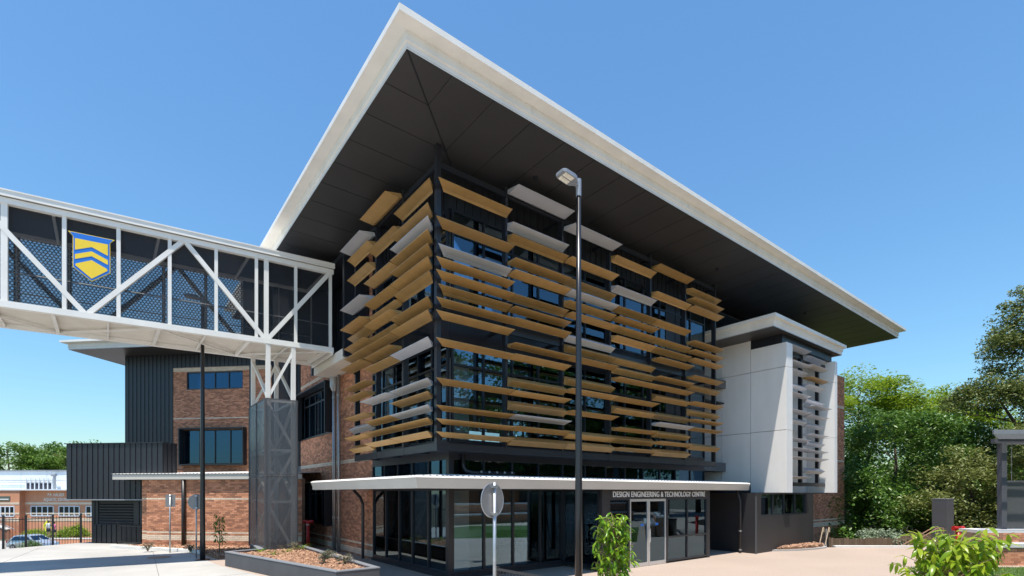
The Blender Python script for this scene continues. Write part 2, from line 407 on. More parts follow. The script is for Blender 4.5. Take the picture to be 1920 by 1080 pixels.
def islands(me, name):
    """one mesh for every connected piece"""
    b = bmesh.new(); b.from_mesh(me); bmesh.ops.remove_doubles(b, verts=b.verts, dist=1e-5); b.verts.ensure_lookup_table(); seen = set(); out = []
    for v in b.verts:
        if v.index in seen: continue
        st = [v]; grp = []; seen.add(v.index)
        while st:
            q = st.pop(); grp.append(q)
            for e in q.link_edges:
                o = e.other_vert(q)
                if o.index not in seen: seen.add(o.index); st.append(o)
        mp = {q.index: i for i, q in enumerate(grp)}; fs = {f for q in grp for f in q.link_faces}
        m2 = bpy.data.meshes.new(name); m2.from_pydata([tuple(q.co) for q in grp], [], [[mp[x.index] for x in f.verts] for f in fs]); out.append(m2)
    b.free(); return out

# ================================================================ THE SETTING
def sheet(name, poly, z, m):
    mb = MB(); mb.add([(x,y,z) for x,y in poly], [tuple(range(len(poly)))])
    me = mb.mesh(name); b = bmesh.new(); b.from_mesh(me); bmesh.ops.triangulate(b, faces=b.faces)
    for f in b.faces:
        if f.normal.z < 0: f.normal_flip()
    b.to_mesh(me); b.free(); me.materials.append(M[m])
    o = bpy.data.objects.new(name, me); C.objects.link(o); o['kind'] = 'structure'; WORLD[o] = Matrix(); return o
g = sheet('ground', [(-1500,-1500),(1500,-1500),(1500,1500),(-1500,1500)], -3.0, 'soil_ground')
PLAT = [(-60,-60),(70,-60),(70,-14),(40,-3),(33.5,4.8),(27.2,9.9),(27.2,14.5),(20,26),(8.4,37),(4,40),(-1.0,35.6),(-4.4,33.4),(-40,11),(-60,-2)]
plat = MB().prism(PLAT, -3.4, 0.0)
me = plat.mesh('plaza', fix=False); b = bmesh.new(); b.from_mesh(me); bmesh.ops.triangulate(b, faces=[f for f in b.faces if len(f.verts) > 4]); bmesh.ops.recalc_face_normals(b, faces=b.faces); b.to_mesh(me); b.free()
me.materials.append(M['aggregate']); plaza = bpy.data.objects.new('plaza', me); C.objects.link(plaza); plaza['kind'] = 'structure'; WORLD[plaza] = Matrix()
sheet('driveway', [(-59.5,-20),(5.2,-20),(5.2,3),(4.5,13.0),(2.9,20.9),(2.4,26.5),(-0.2,30.9),(1.0,33.5),(3.9,39),(-1.0,35.5),(-4.4,33.3),(-39.9,10.9),(-59.5,-2)], 0.004, 'concrete')
sheet('lower_road', [(-70,28),(-40,20),(4,47),(14,60),(-2,66),(-60,42)], -2.996, 'asphalt')
# ================================================================ MAIN BUILDING
XW, YW = 7.97, 13.35            # glass line of the two street faces
FR = Frame((0,YW),(1,0),(0,-1)) # long face, s = X
FL = Frame((XW,0),(0,1),(-1,0)) # short face, s = Y
bld = thing('school_building', 'three-storey building with white-edged flat roof and gold and grey sun louvres', 'building', (XW, YW, 0))

# --- roof: cornice profile swept round the eaves
ex0, ex1, ey0, ey1 = 5.0, 38.9, 10.2, 32.0
ZS = 12.45
prof = [(0.0,ZS-0.02),(0.0,ZS+0.13),(0.04,ZS+0.14),(0.04,ZS+0.165),(0.02,ZS+0.18),(0.02,ZS+0.38),(0.33,ZS+0.41),(0.33,ZS+0.555),(0.28,ZS+0.57),(-1.5,ZS+0.60),(-1.5,ZS+0.02),(-0.03,ZS+0.02)]
def cornice(pr, x0, x1, y0, y1):
    rings = [[(x0-o,y0-o,z),(x1+o,y0-o,z),(x1+o,y1+o,z),(x0-o,y1+o,z)] for o, z in pr]
    mb = MB(); n = len(rings)
    for r in rings: mb.v += r
    for i in range(n):
        j = (i+1) % n
        for k in range(4): mb.f.append((i*4+k, i*4+(k+1)%4, j*4+(k+1)%4, j*4+k)); mb.m.append(0)
    return mb
mb = cornice(prof, ex0, ex1, ey0, ey1); mb.box(ex0+1.45, ex1-1.45, ey0+1.45, ey1-1.45, ZS+0.30, ZS+0.59)
roof = obj('roof', mb, 'white_paint', bld)
# joints of the eaves sheets
for x in np.arange(8.6, 38, 3.6): obj('cover_strip', MB().box(x-0.012, x+0.012, ey0-0.056, ey0-0.045, ZS+0.19, ZS+0.38), 'white_paint', roof)
for y in np.arange(13.6, 31, 3.6): obj('cover_strip', MB().box(ex0-0.056, ex0-0.045, y-0.012, y+0.012, ZS+0.19, ZS+0.38), 'white_paint', roof)
# soffit: separate panels with open joints under a dark backing
back = obj('soffit_backing', MB().box(ex0-0.0, ex1, ey0, ey1, ZS+0.012, ZS+0.019), 'interior_dark', roof)
G = 0.014
def spanel(poly):
    cx = sum(p[0] for p in poly)/len(poly); cy = sum(p[1] for p in poly)/len(poly); q = []
    for x, y in poly: q.append((x + (G if x < cx else -G), y + (G if y < cy else -G)))
    obj('soffit_panel', MB().prism(q, ZS-0.006, ZS+0.008), 'soffit', roof)
DEP = 4.2
obj('hip_trim', MB().bar((ex0+0.02,ey0+0.02,ZS-0.010),(ex0+3.2,ey0+3.2,ZS-0.010),0.035,0.006), 'black_metal', roof)
step = 1.22
xs = [ex0] + [ex0 + 1.17 + step*i for i in range(28) if ex0+1.17+step*i < ex1-0.6] + [ex1]
ys = [ey0] + [ey0 + 1.17 + step*i for i in range(18) if ey0+1.17+step*i < ey1-0.6] + [ey1]
for a, b_ in zip(xs[:-1], xs[1:]):
    da, db = min(a-ex0, DEP), min(b_-ex0, DEP)
    if da < 1e-6: poly = [(a,ey0),(b_,ey0),(b_,ey0+db)]
    elif db >= DEP and da < DEP: poly = [(a,ey0),(b_,ey0),(b_,ey0+DEP),(ex0+DEP,ey0+DEP),(a,ey0+da)]
    else: poly = [(a,ey0),(b_,ey0),(b_,ey0+db),(a,ey0+da)]
    spanel(poly)
for a, b_ in zip(ys[:-1], ys[1:]):
    da, db = min(a-ey0, DEP), min(b_-ey0, DEP)
    if da < 1e-6: poly = [(ex0,a),(ex0+db,b_),(ex0,b_)]
    elif db >= DEP and da < DEP: poly = [(ex0,a),(ex0+da,a),(ex0+DEP,ey0+DEP),(ex0+DEP,b_),(ex0,b_)]
    else: poly = [(ex0,a),(ex0+da,a),(ex0+db,b_),(ex0,b_)]
    spanel(poly)
for x in (10.2, 20.6, 29.5):
    obj('soffit_light', MB().tube([(x,11.9,ZS-0.09),(x,11.9,ZS-0.005)], 0.07, 12), 'dark_frame', roof)

# --- floors, columns and rooms behind the glass
obj('floor_slab', MB().box(XW+0.1, 36.5, YW+0.1, 31, 0.0, 0.06), 'interior_floor', bld)
for z0, z1 in ((3.72,4.15),(7.9,8.3)):
    obj('floor_slab', MB().box(XW+0.12, 36.0, YW+0.12, 31, z0, z1), 'interior_floor', bld)
for x, y in ((9.0,14.6),(15.6,14.6),(21.1,14.6),(9.0,20.4),(15.6,20.4),(27.5,15.6)):
    for z0, z1 in ((0.06,3.72),(4.15,7.9),(8.3,12.3)):
        obj('column', MB().box(x-0.3, x+0.3, y-0.3, y+0.3, z0, z1), 'column_white', bld)
for z0, z1 in ((0.06,3.72),(4.15,7.9),(8.3,12.4)):
    obj('interior_wall', MB().box(12.6 if z0 < 1 else 16.0, 36.0, 20.0, 20.15, z0, z1), 'interior_wall', bld)
    obj('interior_wall', MB().box(12.5, 12.65, 20.2, 30.9, z0, z1), 'interior_wall', bld)
    obj('ceiling', MB().box(XW+0.2, 35.9, YW+0.2, 30.9, z1-0.75, z1-0.70), 'interior_dark', bld)
    for k in range(4):
        obj('ceiling_light', MB().box(10+3.1*k, 11.2+3.1*k, 15.6, 15.9, z1-0.80, z1-0.755), 'white_paint', bld)
# stair and a balustrade inside the foyer
st = MB()
for i in range(16): st.box(13.6+0.28*i, 13.9+0.28*i, 17.6, 18.9, 0.1+0.17*i, 0.27+0.17*i)
obj('stair', st, 'interior_dark', bld)
obj('reception_desk', MB().box(10.0,12.0,17.4,18.0,0.06,1.1).box(9.95,12.05,17.35,18.05,1.1,1.14), 'column_white', bld)

# --- ground-floor shop-front glazing, both faces
gx = [8.07,9.24,10.42,11.62,12.67]
glazing(bld, FR, gx, 0.12, 2.80, sill=0.10, fw=0.075)
gy = [13.45,14.62,15.75,16.79,17.93,19.1]
glazing(bld, FL, gy, 0.12, 2.80, sill=0.10, fw=0.075)
obj('corner_post', MB().box(XW-0.06, XW+0.1, YW-0.06, YW+0.1, 0, 3.78), 'dark_frame', bld)
pl = MB(); FR.box(pl, 7.9, 12.67, -0.1, 0.08, 0, 0.118); FL.box(pl, 13.45, 19.2, -0.1, 0.08, 0, 0.118); obj('plinth', pl, 'dark_panel', bld)
# clerestory strip above the canopy and the solid edge under the screen
cx_ = [8.07+1.155*i for i in range(13)]
glazing(bld, FR, cx_[:13], 3.02, 3.72, sill=0.05, head=0.05, gm='glass_dark', fw=0.05)
glazing(bld, FL, [13.45,14.6,15.75,16.9,18.05,19.15], 3.02, 3.72, sill=0.05, head=0.05, gm='glass_dark', fw=0.05)
e = MB(); FR.box(e, 7.9, 21.95, -0.12, 0.05, 2.80, 3.02); FL.box(e, 13.4, 19.2, -0.12, 0.05, 2.80, 3.02)
FR.box(e, 7.93, 21.95, -0.1, 0.03, 3.72, 4.22); FL.box(e, 13.4, 19.2, -0.1, 0.03, 3.72, 4.22)
FR.box(e, 7.93, 21.95, -0.1, 0.03, 7.35, 8.35); FL.box(e, 13.4, 19.2, -0.1, 0.03, 7.35, 8.35)
obj('spandrel', e, 'dark_clad', bld)
# solid dark wall between the clerestory end and the bay, with panel joints
for i in range(3): obj('wall_panel', fbox(FR, 22.0-0.05+0.0, 22.0, -0.1, -0.05, 3.0+0.2*i, 3.15+0.2*i), 'dark_clad', bld)

# --- upper curtain wall
ux = [8.07+1.155*i for i in range(13)]
uy = [13.45,14.4,15.35,16.3,17.25,18.2,19.15]
for z0, z1 in ((4.22,7.35),(8.35,11.35)):
    glazing(bld, FR, ux, z0, z1, trans=(z1-0.75,), gm='glass')
    glazing(bld, FL, uy, z0, z1, trans=(z1-0.75,), gm='glass')
    obj('dark_infill', fbox(FR, 18.9, 20.0, 0.012, 0.03, z0+0.05, z1-0.05), 'dark_clad', bld)
cladding(bld, FR, 7.95, 21.95, 11.35, ZS-0.02, 0.3); cladding(bld, Frame((0,14.7),(1,0),(0,-1)), 21.95, 36.2, 11.36, ZS-0.02, 0.3)
cladding(bld, FL, 13.4, 19.2, 11.35, ZS-0.02, 0.3)
# glazing at the top floor beyond the bay roof
FR2 = Frame((0,14.7),(1,0),(0,-1)); glazing(bld, FR2, [22.1+1.4*i for i in range(9)], 9.3, 11.35, gm='glass')
obj('return_wall', MB().box(21.85, 21.95, 13.46, 14.8, 0, ZS-0.02), 'dark_clad', bld)
obj('end_wall', MB().box(36.2, 36.4, 14.75, 31, 10.0, ZS-0.02), 'dark_clad', bld); obj('end_wall', MB().box(33.3, 36.2, 14.65, 14.8, 10.0, 11.35), 'dark_clad', bld)
obj('spandrel', fbox(FR2, 21.95, 36.2, -0.1, 0.0, 2.65, 9.3), 'dark_clad', bld)

# --- louvre screens
YS, XS = 12.5, 7.08
SF = Frame((0,YS),(1,0),(0,-1)); SL = Frame((XS,0),(0,1),(-1,0))
def beam_screen(F, s0, s1, first):
    sc = obj('louvre_screen', fbox(F, s0, s1, -0.10, 0.05, 3.84, 4.06), 'dark_frame', bld)
    obj('screen_rail', fbox(F, s0, s1, -0.06, 0.03, 11.82, 11.98), 'dark_frame', sc); obj('screen_rail', fbox(F, s0, s1, -0.10, -0.02, 7.62, 7.86), 'dark_frame', sc)
    return sc
scf = beam_screen(SF, XS+0.075, 21.5, True); scl = beam_screen(SL, YS+0.075, 18.72, True)
PF = [9.48+2.4*i-0.0 for i in range(5)] + [21.42]; PL = [14.6, 16.7, 18.65]
obj('screen_post', MB().box(XS-0.07, XS+0.07, YS-0.07, YS+0.07, 3.82, ZS-0.03), 'dark_frame', scf)
for s in PF: obj('screen_post', fbox(SF, s-0.045, s+0.045, -0.13, 0.055, 3.83, 12.15), 'dark_frame', scf)
for s in PL: obj('screen_post', fbox(SL, s-0.045, s+0.045, -0.13, 0.055, 3.83, 12.15), 'dark_frame', scl)
# outriggers back to the wall
for z in (3.9, 7.7, 11.86):
    for s in PF: obj('outrigger', fbox(SF, s-0.03, s+0.03, -0.85, -0.131, z, z+0.10), 'dark_frame', scf)
    for s in PL: obj('outrigger', fbox(SL, s-0.03, s+0.03, -0.89, -0.131, z, z+0.10), 'dark_frame', scl)
PROF = {'m': [(0.42,0.035),(0.08,-0.055),(0.0,-0.03),(0.02,0.065)],
        'w': [(0.56,0.05),(0.11,-0.005),(0.0,0.035),(0.04,0.15)],
        's': [(0.29,0.09),(0.06,-0.01),(0.0,-0.06),(0.0,0.16)],
        'v': [(0.235,0.0),(0.03,-0.135),(0.0,-0.12),(0.02,0.14)]}
def blade(screen, F, s0, s1, zc, ty, gold, mitre0=False):
    pr = PROF[ty]; off = 0.065; gap = 0.012
    tilt = random.uniform(-2.0, 2.0); ct, sn = math.cos(R(tilt)), math.sin(R(tilt))
    pts = [(o*ct - z*sn, o*sn + z*ct) for o, z in pr]
    a = [F.p(s0 + gap + ((0.21 - (o + off) * 1.12) if mitre0 else 0.0), o + off, zc + z) for o, z in pts]
    b_ = [F.p(s1 - gap, o + off, zc + z) for o, z in pts]
    k = len(pts); mb = MB()
    mb.add(a + b_, [tuple(range(k)), tuple(range(2*k-1, k-1, -1))] + [(i, k+i, k+(i+1)%k, (i+1)%k) for i in range(k)])
    # rolled edges along nose and fold
    for q in (0, 1): mb.bar(a[q], b_[q], 0.016, 0.016)
    obj('louvre_blade', mb, 'gold' if gold else 'louvre_grey', screen)
def row(k): return 4.27 + 0.365*k
FRONT = [ # per bay: row + profile, trailing g = grey
 '19s 16m 14sg 13m 12m 11s 10m 9m 7m 4m 2m 1m 0m',
 '21wg 18sg 17s 15m 14m 12s 11m 10m 8m 7m 5v 4m 3v 2mg 1m 0v',
 '20wg 17m 15s 14mg 13s 12m 10vg 9v 8m 6v 5m 3m 1v 0v',
 '19s 16sg 14s 13m 12s 11s 9v 8v 7m 5m 4v 2m 1v 0m',
 '20m 17s 14s 12s 11s 10m 8m 7m 6v 4v 3mg 2v 1m 0v',
 '19s 18m 17m 13m 12m 11m 9m 8v 6m 5v 4m 3m 1v']
LEFT = ['19s 17m 16mg 15m 14m 13m 12s 10m 9m 7mg 4mg 3m 2mg 1m 0m',
        '21w 18s 15m 13m 12v 11m 10v 9m 8m 7m 4wg 2m 1m 0m',
        '20wg 19s 17s 14wg 12w 11s 10m 9m 8w 6m 5m 3m 2vg 1m 0v']
import re
def fill(screen, F, cuts, table, mitre):
    for i, t in enumerate(table):
        for w in t.split():
            k, ty, gr = re.match(r'(\d+)([a-z])(g?)$', w).groups(); k = int(k)
            z = row(k) - (0.06 if ty == 'w' else 0.0)
            blade(screen, F, cuts[i], cuts[i+1], z, ty, not gr, mitre and i == 0)
            # end arms
            a = MB(); F.box(a, cuts[i+1]-0.02, cuts[i+1]-0.014, 0.05, 0.12, z-0.03, z+0.05); obj('louvre_arm', a, 'dark_frame', screen)
fill(scf, SF, [XS+0.0] + PF, FRONT, True)
fill(scl, SL, [YS+0.0] + PL, LEFT, True)

# --- entry canopy over the ground floor
CX0, CY0, CX1, CY1 = 5.69, 11.10, 21.93, 19.6
mb = MB()
def Lband(o, z):  # outline of the L shaped canopy at inset o
    return [(CX0+o,CY1,z),(CX0+o,CY0+o,z),(CX1,CY0+o,z)]
pr = [(0.10,2.76),(0.0,3.02)]
rings = [Lband(o,z) for o,z in pr]
for r in rings: mb.v += r
for i in range(len(rings)-1):
    for k in range(2): mb.f.append((i*3+k,i*3+k+1,(i+1)*3+k+1,(i+1)*3+k)); mb.m.append(0)
can = obj('canopy', mb, 'canopy_cream', bld, fix=False)
gm_ = MB(); pr2 = [(-0.01,3.022),(-0.014,3.035),(0.03,3.072),(0.10,3.072),(0.10,3.022)]; rings = [Lband(o,z) for o,z in pr2]
for r in rings: gm_.v += r
for i in range(len(rings)-1):
    for k in range(2): gm_.f.append((i*3+k,i*3+k+1,(i+1)*3+k+1,(i+1)*3+k)); gm_.m.append(0)
obj('canopy_edge_flashing', gm_, 'white_paint', can, fix=False)
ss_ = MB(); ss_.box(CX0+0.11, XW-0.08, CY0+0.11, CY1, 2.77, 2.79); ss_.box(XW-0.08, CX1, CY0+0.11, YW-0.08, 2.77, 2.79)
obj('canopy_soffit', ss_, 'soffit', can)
obj('canopy_end', MB().box(CX0+0.06, XW-0.05, CY1, CY1+0.02, 2.77, 3.09).box(CX1, CX1+0.015, CY0+0.05, YW-0.1, 2.77, 3.09), 'canopy_cream', can)
# ribbed roof sheet, falls outward
def ribbed(axis, a0, a1, edge, wall, ze, zw, pitch=0.19):
    n = int((a1-a0)/pitch); m_ = MB()
    for i in range(n+1):
        a = a0 + i*pitch
        for da, dz in ((0,0),(0.06,0),(0.085,0.02),(0.125,0.02),(0.15,0)):
            if a+da > a1: break
            for q, z in ((edge, ze), (wall, zw)):
                m_.v.append((a+da, q, z+dz) if axis == 'x' else (q, a+da, z+dz))
    k = len(m_.v)//2
    for i in range(k-1): m_.f.append((2*i,2*i+2,2*i+3,2*i+1)); m_.m.append(0)
    return m_
def clip_front(m_):  # mitre at the corner
    m_.v = [(max(x, CX0-0.04 + (y-(CY0-0.04))), y, z) for x,y,z in m_.v]; return m_
def clip_left(m_):
    m_.v = [(x, max(y, CY0-0.04 + (x-(CX0-0.04))), z) for x,y,z in m_.v]; return m_
obj('canopy_roof_sheet', clip_front(ribbed('x', CX0-0.04, CX1, CY0+0.10, YW-0.06, 3.074, 3.20)), 'roof_sheet', can, fix=False)
obj('canopy_roof_sheet', clip_left(ribbed('y', CY0-0.04, CY1+0.02, CX0+0.10, XW-0.06, 3.074, 3.20)), 'roof_sheet', can, fix=False)
# spreader pipe lying on the canopy
p = MB().tube([(8.4,13.22,3.84),(8.4,13.22,3.45),(8.45,13.15,3.33),(8.6,13.05,3.27),(10.2,13.0,3.27)], 0.065, 10)
sp = obj('spreader_pipe', p, 'dark_frame', can, smooth=True)
for i in range(5): obj('pipe_outlet', MB().tube([(8.85+0.3*i,12.93,3.30),(8.85+0.3*i,12.9,3.30)], 0.035, 10), 'galv', sp)

# --- entrance box with the name over the doors
ED = Frame((0,11.4),(1,0),(0,-1))
ent = MB(); ED.box(ent, 12.67, 19.19, -0.10, 0.0, 2.44, 2.765); ED.box(ent, 12.67, 13.02, -0.12, 0.002, 0, 2.438); ED.box(ent, 18.99, 19.19, -0.12, 0.002, 0, 2.438)
ent_o = obj('entrance_surround', ent, 'dark_panel', bld)
gl_s = Frame((12.70,0),(0,1),(-1,0))
glazing(bld, gl_s, [11.55,12.4,13.25], 0.1, 2.75, sill=0.06)
obj('side_wall', MB().box(19.05, 19.17, 11.5, 13.4, 0, 2.75), 'dark_panel', bld)
glazing(bld, ED, [13.05,14.08], 0.06, 2.44, o=-0.06, sill=0.06, head=0.05)
glazing(bld, ED, [16.32,17.62,18.97], 0.06, 2.44, trans=(0.98,), o=-0.06, sill=0.06, head=0.05, gm='glass')
obj('door_post', fbox(ED, 16.245, 16.29, -0.1, 0.003, 0, 2.44), 'dark_frame', bld)
for d0, d1, hs in ((14.12,15.18,1),(15.19,16.24,-1)):
    mb = MB(); ED.box(mb, d0, d0+0.075, -0.07, -0.025, 0.01, 2.43); ED.box(mb, d1-0.075, d1, -0.07, -0.025, 0.01, 2.43)
    ED.box(mb, d0+0.075, d1-0.075, -0.07, -0.025, 0.01, 0.14); ED.box(mb, d0+0.075, d1-0.075, -0.07, -0.025, 2.34, 2.43)
    dr = obj('door', mb, 'silver_door', bld)
    obj('window_pane', fbox(ED, d0+0.075, d1-0.075, -0.053, -0.043, 0.14, 2.34), 'glass', dr)
    hx = d1-0.035 if hs > 0 else d0+0.035
    obj('handle', MB().tube([ED.p(hx,0.02,0.85), ED.p(hx,0.02,1.35)], 0.014, 8), 'silver_door', dr)
    obj('door_sticker', fbox(ED, (d0+d1)/2+0.1*hs, (d0+d1)/2+0.1*hs+0.16, -0.042, -0.040, 1.46, 1.54), 'crest_blue', dr)
tm = text_mesh('DESIGN ENGINEERING & TECHNOLOGY CENTRE', 0.275, 0.012, 1.0, 0.0)
wdt = max(v.co.x for v in tm.vertices); tm.transform(Matrix.Translation((13.18,11.385,2.505)) @ Matrix.Rotation(R(90),4,'X') @ Matrix.Diagonal((5.62/wdt,1,1,1)))
sign = obj('entrance_sign', fbox(ED, 13.1, 18.9, 0.001, 0.006, 2.50, 2.75), 'dark_panel', bld); sign['label'] = 'name board DESIGN ENGINEERING & TECHNOLOGY CENTRE in pale letters'
for part in islands(tm, 'letter'): part.materials.append(M['letter']); obj('letter', part, None, sign)
obj('entrance_recess_wall', MB().box(19.19, 21.9, 13.3, 13.4, 0, 2.78), 'dark_panel', bld)
obj('fire_bell', MB().tube([(20.2,13.29,2.42),(20.2,13.2,2.42)], 0.09, 14), 'red_paint', bld)
obj('downpipe', MB().tube([(21.55,11.35,0.02),(21.55,11.35,2.3),(21.55,11.42,2.5),(21.5,11.5,2.77)], 0.055, 12), 'dark_panel', bld, smooth=True)
for z in (0.12, 0.95): obj('pipe_clip', MB().tube([(21.55,11.35,z),(21.55,11.35,z+0.05)], 0.068, 12), 'galv', bld)

# --- projecting bay at the right
UB, VB, ZB0 = 24.15, 10.53, 2.65
bay = obj('bay_core', MB().box(24.25, 29.6, 11.95, 14.75, ZB0+0.02, 9.9), 'dark_clad', bld)
vcut = [10.53, 12.21, 13.70, 14.69]
for i in range(3):
    zz = [2.65, 5.55, 8.46, 9.58 if i == 0 else 10.02]
    for j in range(3):
        lo = zz[j] if not (i > 0 and j == 0) else 3.10
        obj('bay_panel', MB().box(UB, UB+0.09, vcut[i]+0.011, vcut[i+1]-0.011, lo+0.011, zz[j+1]-0.011), 'bay_panel', bay)
obj('panel_backing', MB().box(UB+0.092, UB+0.11, 10.6, 14.6, 2.66, 9.57), 'interior_dark', bay)
for j, (a, b_) in enumerate(((2.65,5.55),(5.55,8.46),(8.46,9.58))):
    a += 0.007; b_ -= 0.007
    for x0, x1, y0, y1 in ((UB+0.002,24.75,VB,VB+0.03),(24.65,24.748,VB+0.032,11.88),(29.69,30.04,VB,VB+0.03),(29.692,29.79,VB+0.032,11.93),(29.94,30.038,VB+0.032,12.38)):
        obj('fin_panel', MB().box(x0, x1, y0, y1, a, b_), 'bay_panel', bay)
    obj('reveal_panel', MB().box(27.06, 29.68, 11.88, 11.92, a, b_), 'bay_panel', bay)
for x0, x1, y1 in ((UB+0.02,24.73,11.88),(29.7,30.02,12.3)): obj('fin_soffit', MB().box(x0, x1, VB+0.032, y1, ZB0+0.008, ZB0+0.03), 'bay_panel', bay)
bprof = [(0.0,9.99),(0.0,10.14),(0.022,10.16),(0.022,10.19),(0.045,10.21),(0.045,10.34),(0.17,10.36),(0.17,10.51),(0.13,10.53),(-1.2,10.55),(-1.2,10.01),(-0.02,10.01)]
obj('bay_roof', cornice(bprof, 22.73, 30.5, 10.47, 14.55), 'white_paint', bay)
obj('bay_roof_sheet', MB().box(23.9, 29.35, 11.58, 13.4, 10.2, 10.54), 'roof_sheet', bay)
obj('bay_soffit', MB().box(22.73, 30.5, 10.47, 14.6, 10.0, 10.013), 'soffit', bay)
obj('bay_head', MB().box(24.2, 29.9, 10.75, 14.5, 9.6, 9.995), 'dark_frame', bay)
BF = Frame((0,11.0),(1,0),(0,-1)); BW = Frame((0,11.92),(1,0),(0,-1))
for z0, z1 in ((2.66,5.25),(5.9,9.5)): glazing(bay, BW, [24.75,25.35,25.95,26.55,27.05], z0, z1, trans=(z0+1.0,), o=0.06)
bsc = obj('bay_louvre_screen', fbox(BF, 24.75, 29.68, -0.06, 0.03, 2.98, 3.16), 'dark_frame', bay)
obj('screen_rail', fbox(BF, 24.75, 29.68, -0.06, 0.03, 9.3, 9.42), 'dark_frame', bsc)
for s in (26.8, 28.82): obj('screen_post', fbox(BF, s-0.08, s+0.08, -0.12, 0.035, 2.97, 9.5), 'dark_frame', bsc)
for z, ty in zip((9.53,8.83,8.43,7.80,7.33,6.53,6.12,5.17,4.74,4.33,3.39), 'mmsvmmvmmmm'): blade(bsc, BF, 24.75, 26.82, z, ty, False)
for z, ty, gd in zip((9.33,8.95,8.34,7.92,7.24,6.89,6.45,6.03,5.53,5.13,4.71,4.32,3.76), 'smmsvwmvmvmmv', (0,0,1,0,0,0,0,0,0,0,0,0,0)): blade(bsc, BF, 26.84, 28.93, z, ty, bool(gd))
# dark rendered wall beneath the bay
DW = Frame((0,10.8),(1,0),(0,-1))
mb = MB(); wall_holes(mb, DW, 21.8, 27.73, -0.3, 2.64, -0.15, 0.0, [(22.3,26.9,1.62,2.60)]); mb.box(21.8, 21.95, 10.95, 13.35, -0.3, 2.64); mb.box(27.58, 27.73, 10.95, 13.0, -3, 2.64); mb.box(21.95, 30.0, 13.2, 13.35, -0.3, 2.64); mb.box(21.95, 30.0, 10.96, 13.2, 2.60, 2.645)
obj('base_wall', mb, 'dark_panel', bld)
glazing(bld, DW, [22.33,23.5,24.6,25.75,26.87], 1.62, 2.62, o=-0.09, sill=0.05, head=0.04)
obj('sunlit_reveal_strip', MB().box(21.74, 21.80, 10.74, 10.80, 0.0, 2.5), 'grey_render', bld)  # paler strip standing in for sunlight on the corner reveal

# --- brick faces
EB = Frame((0,12.4),(1,0),(0,-1))
mb = MB(); EB.box(mb, 28.0, 36.5, -0.25, 0, -0.30, 10.0); mb.box(36.25, 36.5, 12.65, 31.0, -0.3, 10.0); w_end = obj('brick_wall', mb, 'mortar', bld)
obj('concrete_plinth', MB().box(28.0, 36.53, 12.36, 30, -0.92, -0.302), 'concrete', bld)
for x in (31.4, 35.2): obj('footing_post', MB().box(x-0.35, x+0.35, 12.7, 13.4, -3.0, -0.922), 'concrete', bld)
obj('undercroft_wall', MB().box(28.0, 36.3, 15.9, 16.1, -3.0, -0.922), 'interior_dark', bld)
bl = lay_bricks(EB, 28.0, 36.5, -0.29, 9.98, [], [(0.62,0.90),(1.02,1.12),(4.6,4.7),(8.0,8.1)])
holesL = [(23.95,29.05,5.55,7.85),(23.95,29.05,1.15,3.15)]
mb = MB(); wall_holes(mb, FL, 19.2, 29.3, -0.05, ZS-0.01, -0.22, 0.0, holesL)
w_left = obj('brick_wall', mb, 'mortar', bld)
bl2 = lay_bricks(FL, 19.2, 29.3, 0.0, ZS-0.02, holesL, [(0.05,0.34),(0.47,0.57),(3.98,4.09),(8.35,8.47)])
camv = Vector((0,0,CAM_H))
def pickL(b):
    if b[4] is not FL or b[1] > 2.7 or b[1] < 0.7 : return 0
    return (b[4].p(b[0],0,b[1]) - camv).length
place_bricks(bld, w_left, bl + bl2, 'main', pick=pickL)
# window hoods
for h in holesL:
    mb = MB(); t_ = 0.06; s0, s1, z0, z1 = h
    for q in ((s0-t_,s0,z0-t_,z1+t_),(s1,s1+t_,z0-t_,z1+t_)): FL.box(mb, q[0], q[1], -0.2, 0.42, q[2], q[3])
    FL.box(mb, s0, s1, -0.2, 0.42, z1, z1+t_); FL.box(mb, s0, s1, -0.2, 0.06, z0-t_, z0)
    hd = obj('window_hood', mb, 'dark_frame', bld)
    glazing(hd, FL, [s0+0.03+(s1-s0-0.06)*i/5 for i in range(6)], z0, z1, trans=(z1-0.55,), o=-0.14, gm='glass_dark')
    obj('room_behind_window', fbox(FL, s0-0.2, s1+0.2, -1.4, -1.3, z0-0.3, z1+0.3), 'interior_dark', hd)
# dark sheet beside the bridge door and beyond the brick
cladding(bld, FL, 19.75, 24.6, 8.42, ZS-0.02, 0.3, o=0.045)
cladding(bld, Frame((8.2,0),(0,1),(-1,0)), 29.3, 37.0, -0.05, ZS-0.02, 0.3)
obj('downpipe', MB().tube([(8.05,31.3,0.0),(8.05,31.3,12.3)], 0.06, 10), 'dark_frame', bld)
obj('landing', MB().box(6.98, 7.94, 19.75, 23.6, 7.95, 8.36), 'deck_cream', bld)
obj('portal_frame', MB().box(6.93,7.92,19.55,19.72,8.0,12.1).box(6.93,7.92,23.7,23.87,8.0,12.1).box(6.93,7.92,19.72,23.7,11.95,12.12), 'dark_frame', bld)
obj('bridge_door', MB().box(7.80,7.86,20.6,21.6,8.40,10.6), 'dark_panel', bld)
for y, r in ((23.30,0.085),(22.70,0.075)):
    pp = obj('rainwater_pipe', MB().tube([(7.80,y,0.02),(7.80,y,7.95)], r, 14), 'galv', bld, smooth=True)
    for z in (1.5,3.6,5.6,7.0): obj('pipe_clip', MB().tube([(7.80,y,z),(7.80,y,z+0.05)], r+0.012, 14), 'galv', pp)
obj('pipe_funnel', MB().tube([(7.80,23.3,7.3),(7.80,23.3,7.5),(7.80,23.3,7.95)], [0.09,0.19,0.19], 14), 'galv', bld)
obj('downpipe', MB().tube([(7.72,19.65,0.02),(7.72,19.65,2.2),(7.6,19.6,2.45),(7.3,19.55,2.76)], 0.06, 10), 'dark_frame', bld)
